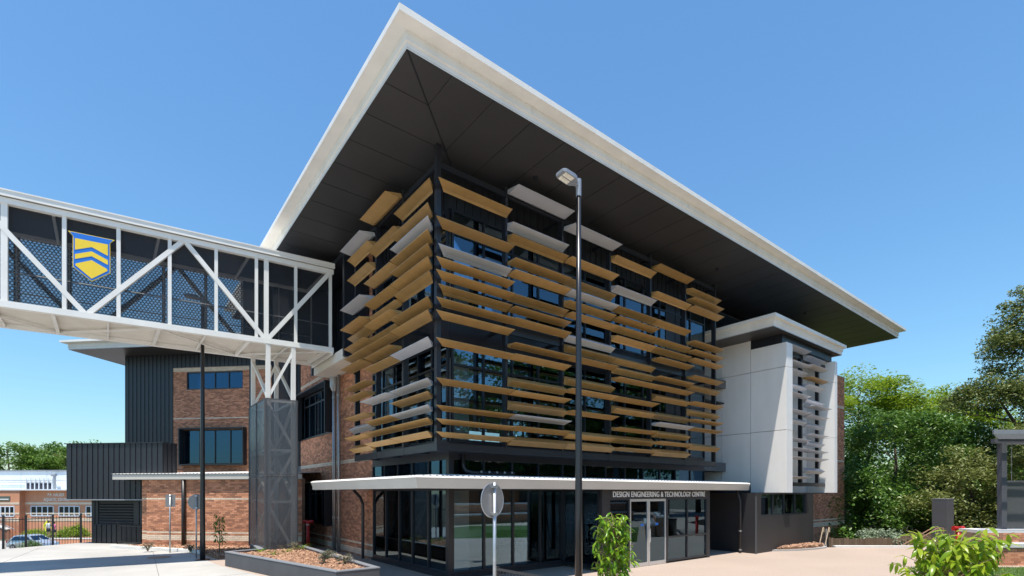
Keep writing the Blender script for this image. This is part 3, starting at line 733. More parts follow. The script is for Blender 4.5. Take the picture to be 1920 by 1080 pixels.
# ================================================================ FOOTBRIDGE
BR = thing('footbridge', 'white steel truss footbridge with dark mesh sides entering the building', 'footbridge', (6.90, 20.73, 8.37), -R(6.6))
W = 2.8; OX, OY = -0.115*W, 0.993*W; HT = 3.58; L0 = -26.0
def bo(name, mb, m, par=None, **k): return obj(name, mb, m, par or BR, local=True, **k)
def b_sub(name, mb, m, par): return obj(name, mb, m, par, local=True)
bo('bottom_chord', MB().box(L0, 0.02, 0, 0.18, 0, 0.20), 'steel_white')
bo('bottom_chord', MB().box(L0+OX, OX, OY-0.18, OY, 0, 0.20), 'steel_white')
bo('top_chord', MB().box(L0, 0.02, 0, 0.18, HT-0.38, HT-0.20), 'steel_white')
bo('top_chord', MB().box(L0+OX, OX, OY-0.18, OY, HT-0.38, HT-0.20), 'steel_white')
rf = MB().prism([(L0,-0.06),(0.05,-0.06),(0.05+OX,OY+0.06),(L0+OX,OY+0.06)], HT-0.16, HT)
rf.box(L0, 0.05, -0.08, -0.058, HT-0.185, HT+0.02)
bro = bo('roof', rf, 'steel_white')
b_sub('gutter_lip', MB().box(L0, 0.05, -0.10, -0.082, HT-0.02, HT+0.02), 'steel_white', bro)
nodes = [(-23.6,'b'),(-20.9,'t'),(-18.3,'b'),(-15.7,'t'),(-13.1,'b'),(-10.5,'t'),(-7.8,'b'),(-5.1,'t'),(-2.46,'b'),(-0.1,'t')]
for oy, ox, dark in ((0.09,0.0,False),(OY-0.09,OX,True)):
    for (a, ta), (b_, tb) in zip(nodes[:-1], nodes[1:]):
        za = 0.12 if ta == 'b' else HT-0.30; zb = 0.12 if tb == 'b' else HT-0.30
        bo('diagonal', MB().bar((a+ox,oy,za),(b_+ox,oy,zb),0.13,0.15), 'steel_white')
    for s in (-22.4,-21,-19.6,-18.2,-16.8,-15.4,-14,-12.6,-11.2,-9.76,-8.35,-6.96,-5.53,-4.12,-2.80,-2.46,-1.41,-0.1):
        w = 0.16 if s in (-2.46,-9.76) else 0.11
        bo('vertical', MB().box(s-w/2+ox, s+w/2+ox, oy-0.055, oy+0.055, 0.2, HT-0.38), 'steel_white')
cuts = [-24.0,-22.4,-21,-19.6,-18.2,-16.8,-15.4,-14,-12.6,-11.2,-9.76,-8.35,-6.96,-5.53,-4.12,-2.80,-1.41,-0.1]
for a, b_ in zip(cuts[:-1], cuts[1:]):
    bo('mesh_panel', MB().box(a+0.02, b_-0.02, 0.185, 0.189, 0.22, HT-0.40), 'bridge_mesh')
    if b_ < -2.5:
        me = MB().box(0, b_-a-0.04, 0, 0.004, 0, HT-0.62).mesh('perforated_panel'); me.materials.append(M['perforated'])
        shared('perforated_panel', me, BR, (a+0.02+OX, OY-0.2, 0.22), local=True)
    else:
        bo('solid_panel', MB().box(a+0.02+OX, b_-0.02+OX, OY-0.2, OY-0.196, 0.22, HT-0.40), 'dark_clad')
bo('handrail', MB().tube([(L0,0.30,1.2),(-0.1,0.30,1.2)], 0.022, 8), 'galv')
bo('handrail', MB().tube([(L0+OX,OY-0.34,1.2),(-0.1+OX,OY-0.34,1.2)], 0.022, 8), 'galv')
bo('deck', MB().prism([(L0,0.19),(0,0.19),(OX,OY-0.19),(L0+OX,OY-0.19)], 0.14, 0.22), 'deck_cream')
bo('ceiling', MB().prism([(L0,0.19),(0,0.19),(OX,OY-0.19),(L0+OX,OY-0.19)], HT-0.24, HT-0.20), 'dark_panel')
for k in range(19):
    s = -0.25 - 1.4*k
    big = k % 2 == 0
    bo('cross_beam', MB().bar((s,0.18,0.06),(s+OX,OY-0.18,0.06), 0.10 if big else 0.05, 0.14 if big else 0.09), 'steel_white')
    if big:
        bo('roof_beam', MB().bar((s,0.2,HT-0.31),(s+OX,OY-0.2,HT-0.31), 0.08, 0.10), 'steel_white')
    if k % 4 == 0 and k+4 < 19:
        bo('plan_brace', MB().bar((s,0.2,0.03),(s-2.8+OX,OY-0.2,0.03), 0.06, 0.06), 'steel_white')
        bo('plan_brace', MB().bar((s-2.8+OX,OY-0.2,0.03),(s-5.6,0.2,0.03), 0.06, 0.06), 'steel_white')
bo('end_plate', MB().bar((-0.02,0.02,0.05),(-0.02+OX,OY,0.05), 0.04, 0.30), 'steel_white')
# school crest on the second panel
cz0, cx0 = 1.22, -8.25
def crest(pts, y, m, name, par=None):
    mb = MB(); k = len(pts)
    vs = [(cx0+x, yy, cz0+z) for yy in (y, y-0.006) for x, z in pts]
    mb.add(vs, [tuple(range(k)), tuple(range(2*k-1,k-1,-1))] + [(i,(i+1)%k,k+(i+1)%k,k+i) for i in range(k)])
    return obj(name, mb, m, par or BR, local=True)
def shield(i, hw, zt, zs, zb, tip):
    return [(0.60-hw-tip,zt),(0.60+hw+tip,zt),(0.60+hw,zs),(0.60+hw,0.36+i),(0.60,zb),(0.60-hw,0.36+i),(0.60-hw,zs)]
cr = crest([(0.0,1.52),(1.20,1.52),(1.08,1.38),(1.08,0.38),(0.60,0.0),(0.12,0.38),(0.12,1.38)], -0.02, 'crest_yellow', 'crest')
crest([(0.05,1.50),(1.15,1.50),(1.06,1.37),(1.06,0.39),(0.60,0.03),(0.14,0.39),(0.14,1.37)], -0.028, 'crest_blue', 'crest_field', cr)
crest([(0.18,1.32),(1.02,1.32),(1.02,0.94),(0.60,1.13),(0.18,0.94)], -0.036, 'crest_yellow', 'crest_charge', cr)
crest([(0.18,0.80),(0.60,0.99),(1.02,0.80),(1.02,0.64),(0.60,0.83),(0.18,0.64)], -0.036, 'crest_yellow', 'crest_charge', cr)
crest([(0.20,0.50),(0.60,0.70),(1.00,0.50),(1.01,0.44),(0.60,0.09),(0.19,0.44)], -0.036, 'crest_yellow', 'crest_charge', cr)

# ---------------------------------------------------------------- pier of the bridge
PR = thing('bridge_pier', 'white four-post steel pier clad in grey mesh, rising from the planter to the footbridge', 'bridge pier', (5.0, 22.3, 0))
def lx(s, side):  # bridge coordinate to world
    c6, s6 = math.cos(R(6.6)), math.sin(R(6.6)); x = s + (OX if side else 0); y = (OY-0.1) if side else 0.09
    return (6.90 + c6*x + s6*y, 20.73 - s6*x + c6*y)
near = [lx(-2.40,0), lx(-1.50,0)]; far = [lx(-2.40,1), lx(-1.50,1)]
posts = near + far
for x, y in posts: obj('post', MB().box(x-0.075,x+0.075,y-0.075,y+0.075,0.1,8.365), 'steel_white', PR)
def brace_set(p, q, zs):
    for i in range(len(zs)-1):
        a, b_ = (p, q) if i % 2 == 0 else (q, p)
        obj('brace', MB().bar((a[0],a[1],zs[i+1]-0.1),(b_[0],b_[1],zs[i]+0.1),0.10), 'steel_white', PR)
        if 0 < i: obj('cross_bar', MB().bar((p[0],p[1],zs[i]),(q[0],q[1],zs[i]),0.09), 'steel_white', PR)
zs = [0.3,2.3,4.3,6.2,8.3]
brace_set(near[0], near[1], zs); brace_set(far[0], far[1], zs); brace_set(near[0], far[0], zs); brace_set(near[1], far[1], zs)
g_ = 0.13
q = [(near[0][0]-g_,near[0][1]-g_),(near[1][0]+g_,near[1][1]-g_),(far[1][0]+g_,far[1][1]+g_),(far[0][0]-g_,far[0][1]+g_)]
for i in range(4):
    a, b_ = Vector(q[i]), Vector(q[(i+1)%4]); halves = [(a,b_)] if i in (0,2) else [(a,(a+b_)/2),((a+b_)/2,b_)]
    for c0, c1 in halves:
        for z0, z1 in ((0.42,3.30),(3.34,6.26)):
            d = (c1-c0).normalized(); c0_, c1_ = c0+d*0.03, c1-d*0.03
            pn = obj('mesh_panel', MB().bar((c0_.x,c0_.y,(z0+z1)/2),(c1_.x,c1_.y,(z0+z1)/2),0.006,z1-z0), 'pier_mesh', PR)
            fr = MB()
            for c in (c0_, c1_): fr.box(c.x-0.02,c.x+0.02,c.y-0.02,c.y+0.02,z0,z1)
            for z in (z0,z1): fr.bar((c0_.x,c0_.y,z),(c1_.x,c1_.y,z),0.03,0.03)
            obj('panel_frame', fr, 'grey_render', pn)

# ================================================================ REAR WING
RW = thing('rear_wing', 'brick and black-clad rear wing with hooded windows behind the footbridge', 'building', (0.36, 45.7, 0), -R(45))
RF = Frame((0,0),(1,0),(0,-1))
def ro(name, mb, m, par=None, **k): return obj(name, mb, m, par or RW, local=True, **k)
rp = [(o,z) for o,z in prof]
mb = cornice(rp, -2.3, 15.0, -2.05, 12.0); mb.box(-0.9, 13.6, -0.6, 10.6, ZS+0.3, ZS+0.59)
rroof = ro('roof', mb, 'white_paint')
ro('soffit', MB().box(-2.3, 15.0, -2.05, 12.0, ZS-0.004, ZS+0.014), 'soffit', rroof)
ro('core', MB().box(0.05, 14.5, 0.25, 11.5, -3.0, ZS-0.02), 'interior_dark')
cladding(RW, RF, 0.0, 3.8, -3.0, ZS-0.02, 0.33, local=True, o=0.02)
SFc = Frame((0,0),(0,1),(-1,0)); cladding(RW, SFc, 0.0, 11.0, -3.0, ZS-0.02, 0.33, local=True)
cladding(RW, RF, 3.8, 14.0, 11.5, ZS-0.02, 0.33, local=True, o=0.02)
rh = [(4.84,9.12,9.92,11.16),(4.60,9.35,4.65,7.10)]
mb = MB(); wall_holes(mb, RF, 3.8, 14.0, 3.0, 11.5, -0.22, 0, rh); rwall = ro('brick_wall', mb, 'mortar')
rb = lay_bricks(RF, 3.8, 14.0, 3.3, 11.48, rh, [(11.25,11.5),(7.85,7.96)])
for i, h in enumerate(rh):
    s0,s1,z0,z1 = h; par = RW
    if i == 1:
        mb = MB()
        for a, b_ in ((s0-0.08,s0),(s1,s1+0.08)): RF.box(mb, a, b_, -0.2, 0.40, z0-0.08, z1+0.08)
        RF.box(mb, s0, s1, -0.2, 0.40, z1, z1+0.08); RF.box(mb, s0, s1, -0.2, 0.40, z0-0.08, z0)
        par = ro('window_hood', mb, 'dark_frame')
    glazing(par, RF, [s0+0.03+(s1-s0-0.06)*k/4 for k in range(5)], z0, z1, o=-0.1, gm='glass_dark', local=True)
ro('downpipe', MB().tube([(9.75,-0.09,3.9),(9.75,-0.09,12.2)], 0.07, 10), 'dark_frame')
# single-storey brick part in front
PF2 = Frame((0,-10.17),(1,0),(0,-1))
mb = MB(); PF2.box(mb, 11.19, 19.3, -0.25, 0, -0.05, 3.32); PF2.box(mb, 10.66, 11.19, -0.60, -0.30, -0.05, 3.32); mb.box(10.66,10.9,-9.55,-1,-0.05,3.32)
pwall = ro('brick_wall', mb, 'mortar')
rb2 = lay_bricks(PF2, 11.19, 19.3, 0.0, 3.30, [], [(0.34,0.56),(0.68,0.78),(2.32,2.42)])
PF3 = Frame((0,-9.87),(1,0),(0,-1)); rb3 = lay_bricks(PF3, 10.66, 11.18, 0.0, 3.30, [], [(0.34,0.56),(0.68,0.78),(2.32,2.42)])
def pickR(b):
    if b[4] is not PF2 or b[0] > 15.9: return 0
    return 1 + abs(b[1]-1.6)
place_bricks(RW, pwall, rb + rb2 + rb3, 'rear', pick=pickR, local=True)
rc = ro('canopy', MB().box(9.5, 19.4, -10.36, -10.34, 3.30, 3.55).box(9.48,9.5,-10.34,-3,3.30,3.55), 'canopy_cream')
mm = ribbed('x', 9.42, 19.4, -10.40, -0.02, 3.57, 4.12); ro('canopy_roof_sheet', mm, 'roof_sheet', rc, fix=False)
ro('canopy_soffit', MB().box(9.5, 19.4, -10.34, -10.2, 3.33, 3.35).box(9.5,10.66,-10.2,-3,3.33,3.35), 'canopy_cream', rc)
ro('canopy_post', MB().tube([(13.25,-10.27,0.0),(13.25,-10.27,3.32)], 0.085, 14), 'black_metal', rc, smooth=True)
# overhanging black box and plant-room wall below it
BX = Frame((0,-9.6),(1,0),(0,-1))
ro('box_core', MB().box(6.12, 11.5, -9.56, -8.8, 2.33, 5.12), 'interior_dark')
cladding(RW, BX, 6.08, 11.56, 2.32, 5.15, 0.305, local=True)
cladding(RW, Frame((11.58,0),(0,1),(1,0)), -9.58, -8.75, 3.4, 5.15, 0.305, local=True)
cladding(RW, Frame((6.06,0),(0,1),(-1,0)), -9.58, -8.75, 2.32, 5.15, 0.305, local=True)
ro('box_capping', MB().box(6.02, 11.62, -9.66, -8.74, 5.15, 5.19), 'dark_frame'); ro('box_trim', MB().box(6.04, 11.6, -9.64, -9.5, 2.27, 2.32), 'lamp_grey')
BB = Frame((0,-8.95),(1,0),(0,-1))
ro('plant_room_core', MB().box(6.9, 10.62, -8.90, -0.3, -3, 2.27), 'interior_dark')
cladding(RW, BB, 6.85, 10.62, -0.05, 0.98, 0.30, local=True); cladding(RW, BB, 6.85, 7.25, 0.98, 2.27, 0.2, local=True); cladding(RW, BB, 9.3, 10.62, 0.98, 2.27, 0.3, local=True)
lf = ro('louvre_grille', MB().box(7.25,9.3,-8.94,-8.90,0.98,2.27), 'black_metal')
for k in range(8): ro('slat', MB().add([(7.28,-8.95,1.06+0.145*k),(9.27,-8.95,1.06+0.145*k),(9.27,-9.0,1.0+0.145*k),(7.28,-9.0,1.0+0.145*k),(7.28,-8.94,1.05+0.145*k),(9.27,-8.94,1.05+0.145*k),(9.27,-8.99,0.99+0.145*k),(7.28,-8.99,0.99+0.145*k)], [(0,1,2,3),(4,7,6,5),(0,4,5,1),(3,2,6,7),(0,3,7,4),(1,5,6,2)]), 'dark_clad', lf)
SB = Frame((6.84,0),(0,1),(-1,0)); cladding(RW, SB, -8.95, -0.2, -3, 2.27, 0.3, local=True)

# ================================================================ PLANTER, BEDS
PLN = [(4.63,13.7),(5.88,13.7),(5.90,23.95),(4.42,23.95),(4.18,21.05),(3.03,20.8)]
def offset_poly(poly, d):
    n = len(poly); out = []
    a = sum(poly[i][0]*poly[(i+1)%n][1]-poly[(i+1)%n][0]*poly[i][1] for i in range(n)); sg = 1 if a > 0 else -1
    for i in range(n):
        p0, p1, p2 = Vector(poly[i-1]), Vector(poly[i]), Vector(poly[(i+1)%n])
        d1 = (p1-p0).normalized(); d2 = (p2-p1).normalized(); n1 = Vector((-d1.y,d1.x))*sg; n2 = Vector((-d2.y,d2.x))*sg
        k = n1+n2; k = k/ max(0.2, k.dot(n1)); out.append(tuple(p1 + k*d))
    return out
def ringwall(poly, th, z0, z1):
    inn = offset_poly(poly, th); n = len(poly); mb = MB()
    vs = [(*p,z) for z in (z0,z1) for p in poly] + [(*p,z) for z in (z0,z1) for p in inn]
    fs = []
    for i in range(n):
        j = (i+1)%n; fs += [(i,j,n+j,n+i),(2*n+j,2*n+i,3*n+i,3*n+j),(n+i,n+j,3*n+j,3*n+i),(j,i,2*n+i,2*n+j)]
    return mb.add(vs, fs), inn
def in_poly(x, y, poly):
    c = False; n = len(poly)
    for i in range(n):
        (x1,y1),(x2,y2) = poly[i], poly[i-1]
        if (y1 > y) != (y2 > y) and x < (x2-x1)*(y-y1)/(y2-y1)+x1: c = not c
    return c
def chips(poly, z, n, size, hump=0.0):
    xs = [p[0] for p in poly]; ys = [p[1] for p in poly]; mb = MB(); k = 0; tries = 0
    while k < n and tries < n*8:
        tries += 1; x, y = random.uniform(min(xs),max(xs)), random.uniform(min(ys),max(ys))
        if not in_poly(x, y, poly): continue
        a = random.uniform(0, 6.28); l = size*random.uniform(0.5,1.4); w = l*random.uniform(0.25,0.5); t = random.uniform(-0.5,0.5)
        dx, dy = math.cos(a), math.sin(a); zz = z + random.uniform(0.0,0.03) + hump*random.random()
        vs = [(x+dx*l*i-dy*w*j, y+dy*l*i+dx*w*j, zz + t*l*i + 0.25*w*j) for i, j in ((-.5,-.5),(.5,-.5),(.5,.5),(-.5,.5))]
        vs.append((x, y, zz + w*0.5)); mb.add(vs, [(0,1,4),(1,2,4),(2,3,4),(3,0,4)]); k += 1
    return mb
pl_t = thing('planter', 'low dark grey rendered planter filled with bark mulch at the foot of the pier', 'planter', (4.8,17.5,0))
mb, inn = ringwall(PLN, 0.16, 0.0, 0.50); obj('planter_wall', mb, 'grey_render', pl_t, bevel=0.01)
cap, _ = ringwall(offset_poly(PLN, -0.012), 0.184, 0.502, 0.53); obj('coping', cap, 'lamp_grey', pl_t)
so_ = MB().prism(inn, 0.05, 0.42); obj('mulch_bed', so_, 'mulch', pl_t)
stuff(obj('mulch_chips', chips(offset_poly(PLN,0.2), 0.425, 5200, 0.075, 0.03), 'mulch_chip', pl_t, fix=False))
# garden bed before the rear wing
BED = [(-0.3,30.9),(2.55,26.35),(3.1,22.9),(4.3,23.1),(4.5,24.2),(5.9,24.4),(7.3,24.6),(0.95,30.9)]
bed = thing('garden_bed', 'mulched garden bed with white concrete kerb in front of the lit brick wall', 'garden bed', (2.5,27,0))
kb = MB()
kpts = [(-0.25,31.0),(1.2,28.65),(2.6,26.45),(2.85,25.6)]
for a, b_ in zip(kpts[:-1], kpts[1:]): kb.bar((*a,0.07),(*b_,0.07),0.20,0.15)
obj('kerb', kb, 'kerb', bed, bevel=0.02)
obj('mulch_bed', MB().prism([(0.0,30.9),(2.7,26.45),(3.1,23.1),(4.3,23.2),(4.4,24.1),(5.85,24.3),(7.2,24.6),(0.95,30.75)], 0.0, 0.06), 'mulch', bed)
stuff(obj('mulch_chips', chips([(0.1,30.8),(2.75,26.4),(3.2,23.3),(4.2,23.3),(4.4,24.2),(7.1,24.7),(0.95,30.7)], 0.06, 3500, 0.10, 0.04), 'mulch_chip', bed, fix=False))
bed2 = thing('corner_bed', 'small rounded bed of orange mulch with a concrete edge below the bay', 'garden bed', (26.6,10.0,0))
B2 = [(23.6,10.72),(24.5,10.30),(25.6,10.02),(26.6,9.95),(27.1,10.1),(27.15,10.5),(26.9,10.72)]
mb, inn2 = ringwall(offset_poly(B2,-0.14), 0.14, 0.0, 0.07); obj('concrete_edge', mb, 'concrete', bed2)
obj('mulch_bed', MB().prism(B2, 0.0, 0.10), 'mulch', bed2); stuff(obj('mulch_chips', chips(B2, 0.10, 900, 0.10, 0.10), 'mulch_chip', bed2, fix=False))
kerb_mb = MB()
kk = [(2.2,13.0),(3.55,13.6),(4.3,13.2),(4.75,11.8),(5.0,9.6),(5.05,6.0)]
for a, b_ in zip(kk[:-1], kk[1:]): kerb_mb.bar((*a,0.06),(*b_,0.06),0.28,0.13)
struct('kerb', kerb_mb, 'kerb')
jt = MB()
for a, b_ in (((-30,16.5),(3.4,18.4)),((-30,22.0),(2.6,23.5)),((-30,11.0),(4.3,13.0)),((-6,-5),(-3.0,33.0)),((-12,-5),(-9.5,29.5)),((0.4,-5),(1.2,27.5)),((-20,-5),(-18,24))):
    jt.bar((*a,0.0055),(*b_,0.0055),0.012,0.003)
struct('driveway_joint', jt, 'grey_render')
tag(obj('manhole_cover', MB().tube([(1.3,25.2,0.004),(1.3,25.2,0.016)],0.42,24), 'manhole'), 'rusty round access cover set flush in the white driveway', 'access cover')
# ================================================================ STREET FURNITURE
fwd = Vector((math.cos(R(YAW)), math.sin(R(YAW)), 0)); rgt = Vector((math.sin(R(YAW)), -math.cos(R(YAW)), 0))
def at(D, Rr): v = fwd*D + rgt*Rr; return (v.x, v.y)
def lamp(loc, label, yaw, h=10.3):
    t = thing('street_lamp', label, 'street lamp', (*loc,0), yaw, 'tall black lamp posts')
    obj('pole', MB().tube([(0,0,0),(0,0,2.2),(0,0,h*0.6),(0,0,h-0.1)], [0.095,0.09,0.072,0.055], 16), 'pole_black', t, local=True, smooth=True)
    obj('base_plate', MB().box(-0.2,0.2,-0.2,0.2,0,0.03), 'black_metal', t, local=True)
    obj('spigot', MB().tube([(0,0,h-0.32),(0,0,h+0.10)], 0.068, 14), 'lamp_grey', t, local=True)
    up = 0.16
    def P(x, y, z): return (-x, y, h - 0.02 + z + x*up)
    obj('bracket', MB().bar((0,0,h-0.04),(-0.20,0,h-0.0),0.10,0.10), 'lamp_grey', t, local=True)
    rings = []
    for x, w, a, b_ in ((0.10,0.07,-0.05,0.05),(0.18,0.15,-0.05,0.08),(0.26,0.17,-0.05,0.09),(0.54,0.17,-0.05,0.06),(0.62,0.13,-0.05,0.02)):
        rings.append([P(x,-w,a),P(x,w,a),P(x,w,b_*0.5),P(x,w*0.7,b_),P(x,-w*0.7,b_),P(x,-w,b_*0.5)])
    hd = obj('lamp_head', MB().loft(rings), 'lamp_grey', t, local=True)
    for y in (-0.08, 0.08):
        mb = MB(); vs = [P(x,y+dy,z) for z in (-0.052,-0.062) for x, dy in ((0.27,-0.062),(0.54,-0.062),(0.54,0.062),(0.27,0.062))]
        mb.add(vs, [(0,1,2,3),(4,7,6,5),(0,4,5,1),(1,5,6,2),(2,6,7,3),(3,7,4,0)]); obj('lens', mb, 'lens', hd, local=True)
    return t
lamp((8.98,8.85), 'tall black lamp post standing in front of the louvred facade', math.atan2(rgt.y, rgt.x)+R(35))
lamp(at(19.9,-12.19), 'tall black lamp post in the garden bed, its head behind the footbridge', math.atan2(rgt.y, rgt.x)+R(10))

def road_sign(loc, label, shape, yaw, zc, size, h):
    t = thing('road_sign', label, 'sign', (*loc,0), yaw, 'grey sign backs on galvanised poles')
    obj('pole', MB().tube([(0,0,0),(0,0,h)], 0.030, 12), 'galv', t, local=True, smooth=True)
    if shape == 'round':
        n = 40; c = [(size*math.cos(2*math.pi*i/n), 0.045, zc+size*math.sin(2*math.pi*i/n)) for i in range(n)]; d = [(x,0.05,z) for x,y,z in c]
        pl_ = obj('plate', MB().loft([c,d]), 'sign_back', t, local=True)
        rim = [(size*0.995*math.cos(2*math.pi*i/n), 0.047, zc+size*0.995*math.sin(2*math.pi*i/n)) for i in range(n+1)]
        obj('rim', MB().tube(rim, 0.007, 6, caps=False), 'galv', pl_, local=True)
    else:
        pl_ = obj('plate', MB().box(-size*0.72,size*0.72,0.045,0.05,zc-size,zc+size), 'sign_back', t, local=True)
    for z in (zc-size*0.78, zc+size*0.78): obj('clamp', MB().box(-0.05,0.05,-0.035,0.044,z-0.02,z+0.02), 'galv', t, local=True)
    return t
ya = math.atan2(rgt.y, rgt.x)
road_sign(at(8.7,-0.30), 'round grey sign back on a galvanised pole in front of the foyer glass', 'round', ya+R(52), 2.52, 0.30, 2.83)
road_sign(at(20.4,-12.75), 'round grey sign back half hidden by the black lamp post', 'round', ya+R(18), 2.28, 0.31, 2.60)
road_sign(at(22.3,-15.1), 'small rectangular grey sign back in front of the lit brick wall', 'rect', ya+R(15), 2.30, 0.27, 2.58)

hy = thing('fire_hydrant', 'red fire hydrant standpipe against the brick wall behind the planter', 'hydrant', (6.9,24.2,0))
obj('riser', MB().tube([(6.9,24.2,0),(6.9,24.2,1.15)],0.075,14), 'red_paint', hy, smooth=True)
obj('collar', MB().tube([(6.9,24.2,1.15),(6.9,24.2,1.20)],0.085,14), 'galv', hy)
obj('head', MB().tube([(6.9,24.2,1.2),(6.9,24.2,1.38)],0.085,14), 'red_paint', hy)
for s in (-1,1): obj('outlet', MB().tube([(6.9,24.2,1.30),(6.9+0.18*s,24.2-0.16*s,1.32)],0.075,12), 'red_paint', hy)
hy2 = thing('fire_hydrant', 'red hydrant head showing behind the glossy green shrub', 'hydrant', (*at(21.5,19.0),0))
hx, hyy = at(21.5,19.0)
obj('riser', MB().tube([(hx,hyy,0),(hx,hyy,1.0)],0.09,14), 'red_paint', hy2, smooth=True)
obj('head', MB().tube([(hx,hyy,1.0),(hx,hyy,1.22)],0.10,14), 'red_paint', hy2)
for s in (-1,1): obj('outlet', MB().tube([(hx,hyy,1.12),(hx+0.22*s*rgt.x,hyy+0.22*s*rgt.y,1.14)],0.10,12), 'red_paint', hy2)

# handrail at the bottom of the view
rl = thing('handrail_fence', 'dark baluster handrail at the lower edge in front of the foyer', 'railing', (6.45,7.0,0))
obj('top_rail', MB().bar((6.45,8.8,1.0),(6.75,3.0,1.0),0.06,0.045), 'mesh_rail', rl)
obj('bottom_rail', MB().bar((6.45,8.8,0.12),(6.75,3.0,0.12),0.04,0.04), 'mesh_rail', rl)
for f in (0.0,0.33,0.66,1.0): x, y = 6.45+0.3*f, 8.8-5.8*f; obj('post', MB().box(x-0.03,x+0.03,y-0.03,y+0.03,0,1.06), 'mesh_rail', rl)
for i in range(1,55):
    f = i/55; x, y = 6.45+0.3*f, 8.8-5.8*f; obj('baluster', MB().box(x-0.009,x+0.009,y-0.009,y+0.009,0.13,0.985), 'mesh_rail', rl)

def picket(name, label, a, b_, z0, h, posts, gap, ps=0.09, tall=None, thin=0.008):
    A, B = Vector(a), Vector(b_); L_ = (B-A).length
    t = thing(name, label, 'fence', (a[0],a[1],z0))
    for z in (0.12, h-0.1): obj('rail', MB().bar((*A,z0+z),(*B,z0+z),0.03,0.035), 'black_metal', t)
    for f in posts:
        p = A.lerp(B,f); obj('post', MB().box(p.x-ps/2,p.x+ps/2,p.y-ps/2,p.y+ps/2,z0-0.1,z0+(tall or h+0.12)), 'black_metal', t)
    n = int(L_/gap); me = MB().box(-thin,thin,-thin,thin,0,h).mesh('picket'); me.materials.append(M['black_metal'])
    for i in range(1,n):
        p = A.lerp(B,i/n); shared('picket', me, t, (p.x,p.y,z0+0.02))
    return t
picket('boundary_fence', 'tall black picket fence along the far edge of the driveway', (-14.0,28.2), (-0.6,36.2), -0.9, 2.35, (0.0,0.3,0.50,0.62,0.72,0.775,0.845,0.925,1.0), 0.125, tall=2.45)
picket('side_fence', 'short black picket panel beside the brick corner', (-0.05,33.1), (1.2,31.0), 0.0, 1.05, (0.0,1.0), 0.13, ps=0.06)

# ================================================================ LEFT BACKGROUND
AC = thing('aquatic_centre', 'red brick hall with white upper storey and pale window frames across the road', 'building', (*at(60,-55),-3.0))
def cam_frame(D, skew):   # wall plane seen nearly square on
    d = (rgt*math.cos(skew) + fwd*math.sin(skew)); n = -(fwd*math.cos(skew) - rgt*math.sin(skew)); return d, n
d1, n1 = cam_frame(60, R(-3)); O1 = Vector(at(60.0,0)) 
AF = Frame((O1.x,O1.y), (d1.x,d1.y), (n1.x,n1.y))
def sx(px_, D=63.9): return (px_-960)/947*D
a_l, a_c, a_r = -95.0, sx(45), -44.0
mb = MB(); AF.box(mb, a_l, a_c, -12, 0, -3, 2.95); obj('wall', mb, 'brick', AC)
mb = MB(); AF.box(mb, a_c, a_r, -12.2, -0.7, -3, 2.95); obj('wall', mb, 'brick', AC)
AF2 = Frame(tuple(AF.p(0,-0.7,0))[:2], AF.d, AF.n)
for z0, z1 in ((1.18,1.45),(-0.05,0.16),(-0.92,-0.55)):
    obj('stone_band', fbox(AF, a_l, a_c, -0.05, 0.03, z0, z1), 'band_brick', AC); obj('stone_band', fbox(AF2, a_c+0.03, a_r, -0.05, 0.03, z0, z1), 'band_brick', AC)
obj('parapet_cap', fbox(AF, a_l, a_r, -12.3, 0.10, 2.95, 3.1), 'white_shed', AC)
for i in range(14):
    s0 = a_l + (a_r-a_l)*i/14; s1 = a_l + (a_r-a_l)*(i+1)/14
    for z0, z1 in ((3.1,4.3),(4.3,5.55)): obj('wall_sheet', fbox(AF, s0+0.02, s1-0.02, -9.2, -4.0, z0+0.015, z1-0.015), 'white_shed', AC)
obj('roof', fbox(AF, a_l, a_r, -9.6, -3.85, 5.55, 5.68), 'lamp_grey', AC)
def aqwin(F, s0, s1, z0, z1):
    fr = MB(); t_ = 0.12
    F.box(fr, s0, s1, 0.0, 0.06, z0, z0+t_); F.box(fr, s0, s1, 0.0, 0.06, z1-t_, z1)
    n = 4
    for i in range(n+1): x = s0+(s1-s0)*i/n; F.box(fr, x-t_/2, x+t_/2, 0.0, 0.055, z0+t_, z1-t_)
    w_ = obj('window', fr, 'aqua_frame', AC)
    for i in range(n): obj('window_pane', fbox(F, s0+(s1-s0)*i/n+t_/2, s0+(s1-s0)*(i+1)/n-t_/2, 0.01, 0.02, z0+t_, z1-t_), 'glass_car', w_)
    obj('window_recess', fbox(F, s0, s1, -0.02, 0.005, z0, z1), 'interior_dark', w_)
for p0, p1 in ((-40,-8),(0,35)): aqwin(AF, sx(p0), sx(p1), -0.35, 1.0)
for p0, p1 in ((57,101),(112,152),(165,205)): aqwin(AF2, sx(p0), sx(p1), -0.32, 1.02)
for i in range(6): obj('balcony_bay', fbox(AF, sx(1+9*i)-0.28, sx(1+9*i)+0.2, -4.0, -3.9, 3.15, 3.95), 'cloth_dark', AC)
for i in range(7): obj('balcony_post', fbox(AF, sx(-3+9*i)-0.05, sx(-3+9*i)+0.05, -3.9, -3.8, 3.1, 4.6), 'aqua_frame', AC)
for z in (4.0, 4.25): obj('balcony_rail', fbox(AF, sx(-60), sx(58), -3.85, -3.8, z, z+0.05), 'galv', AC)
obj('vent_pipe', MB().tube([AF.p(sx(62.5),-3.4,3.1), AF.p(sx(62.5),-3.4,4.9)], 0.16, 10).tube([AF.p(sx(62.5)-0.35,-3.4,5.0), AF.p(sx(62.5)+0.2,-3.4,5.0)], 0.2, 10), 'lamp_grey', AC)
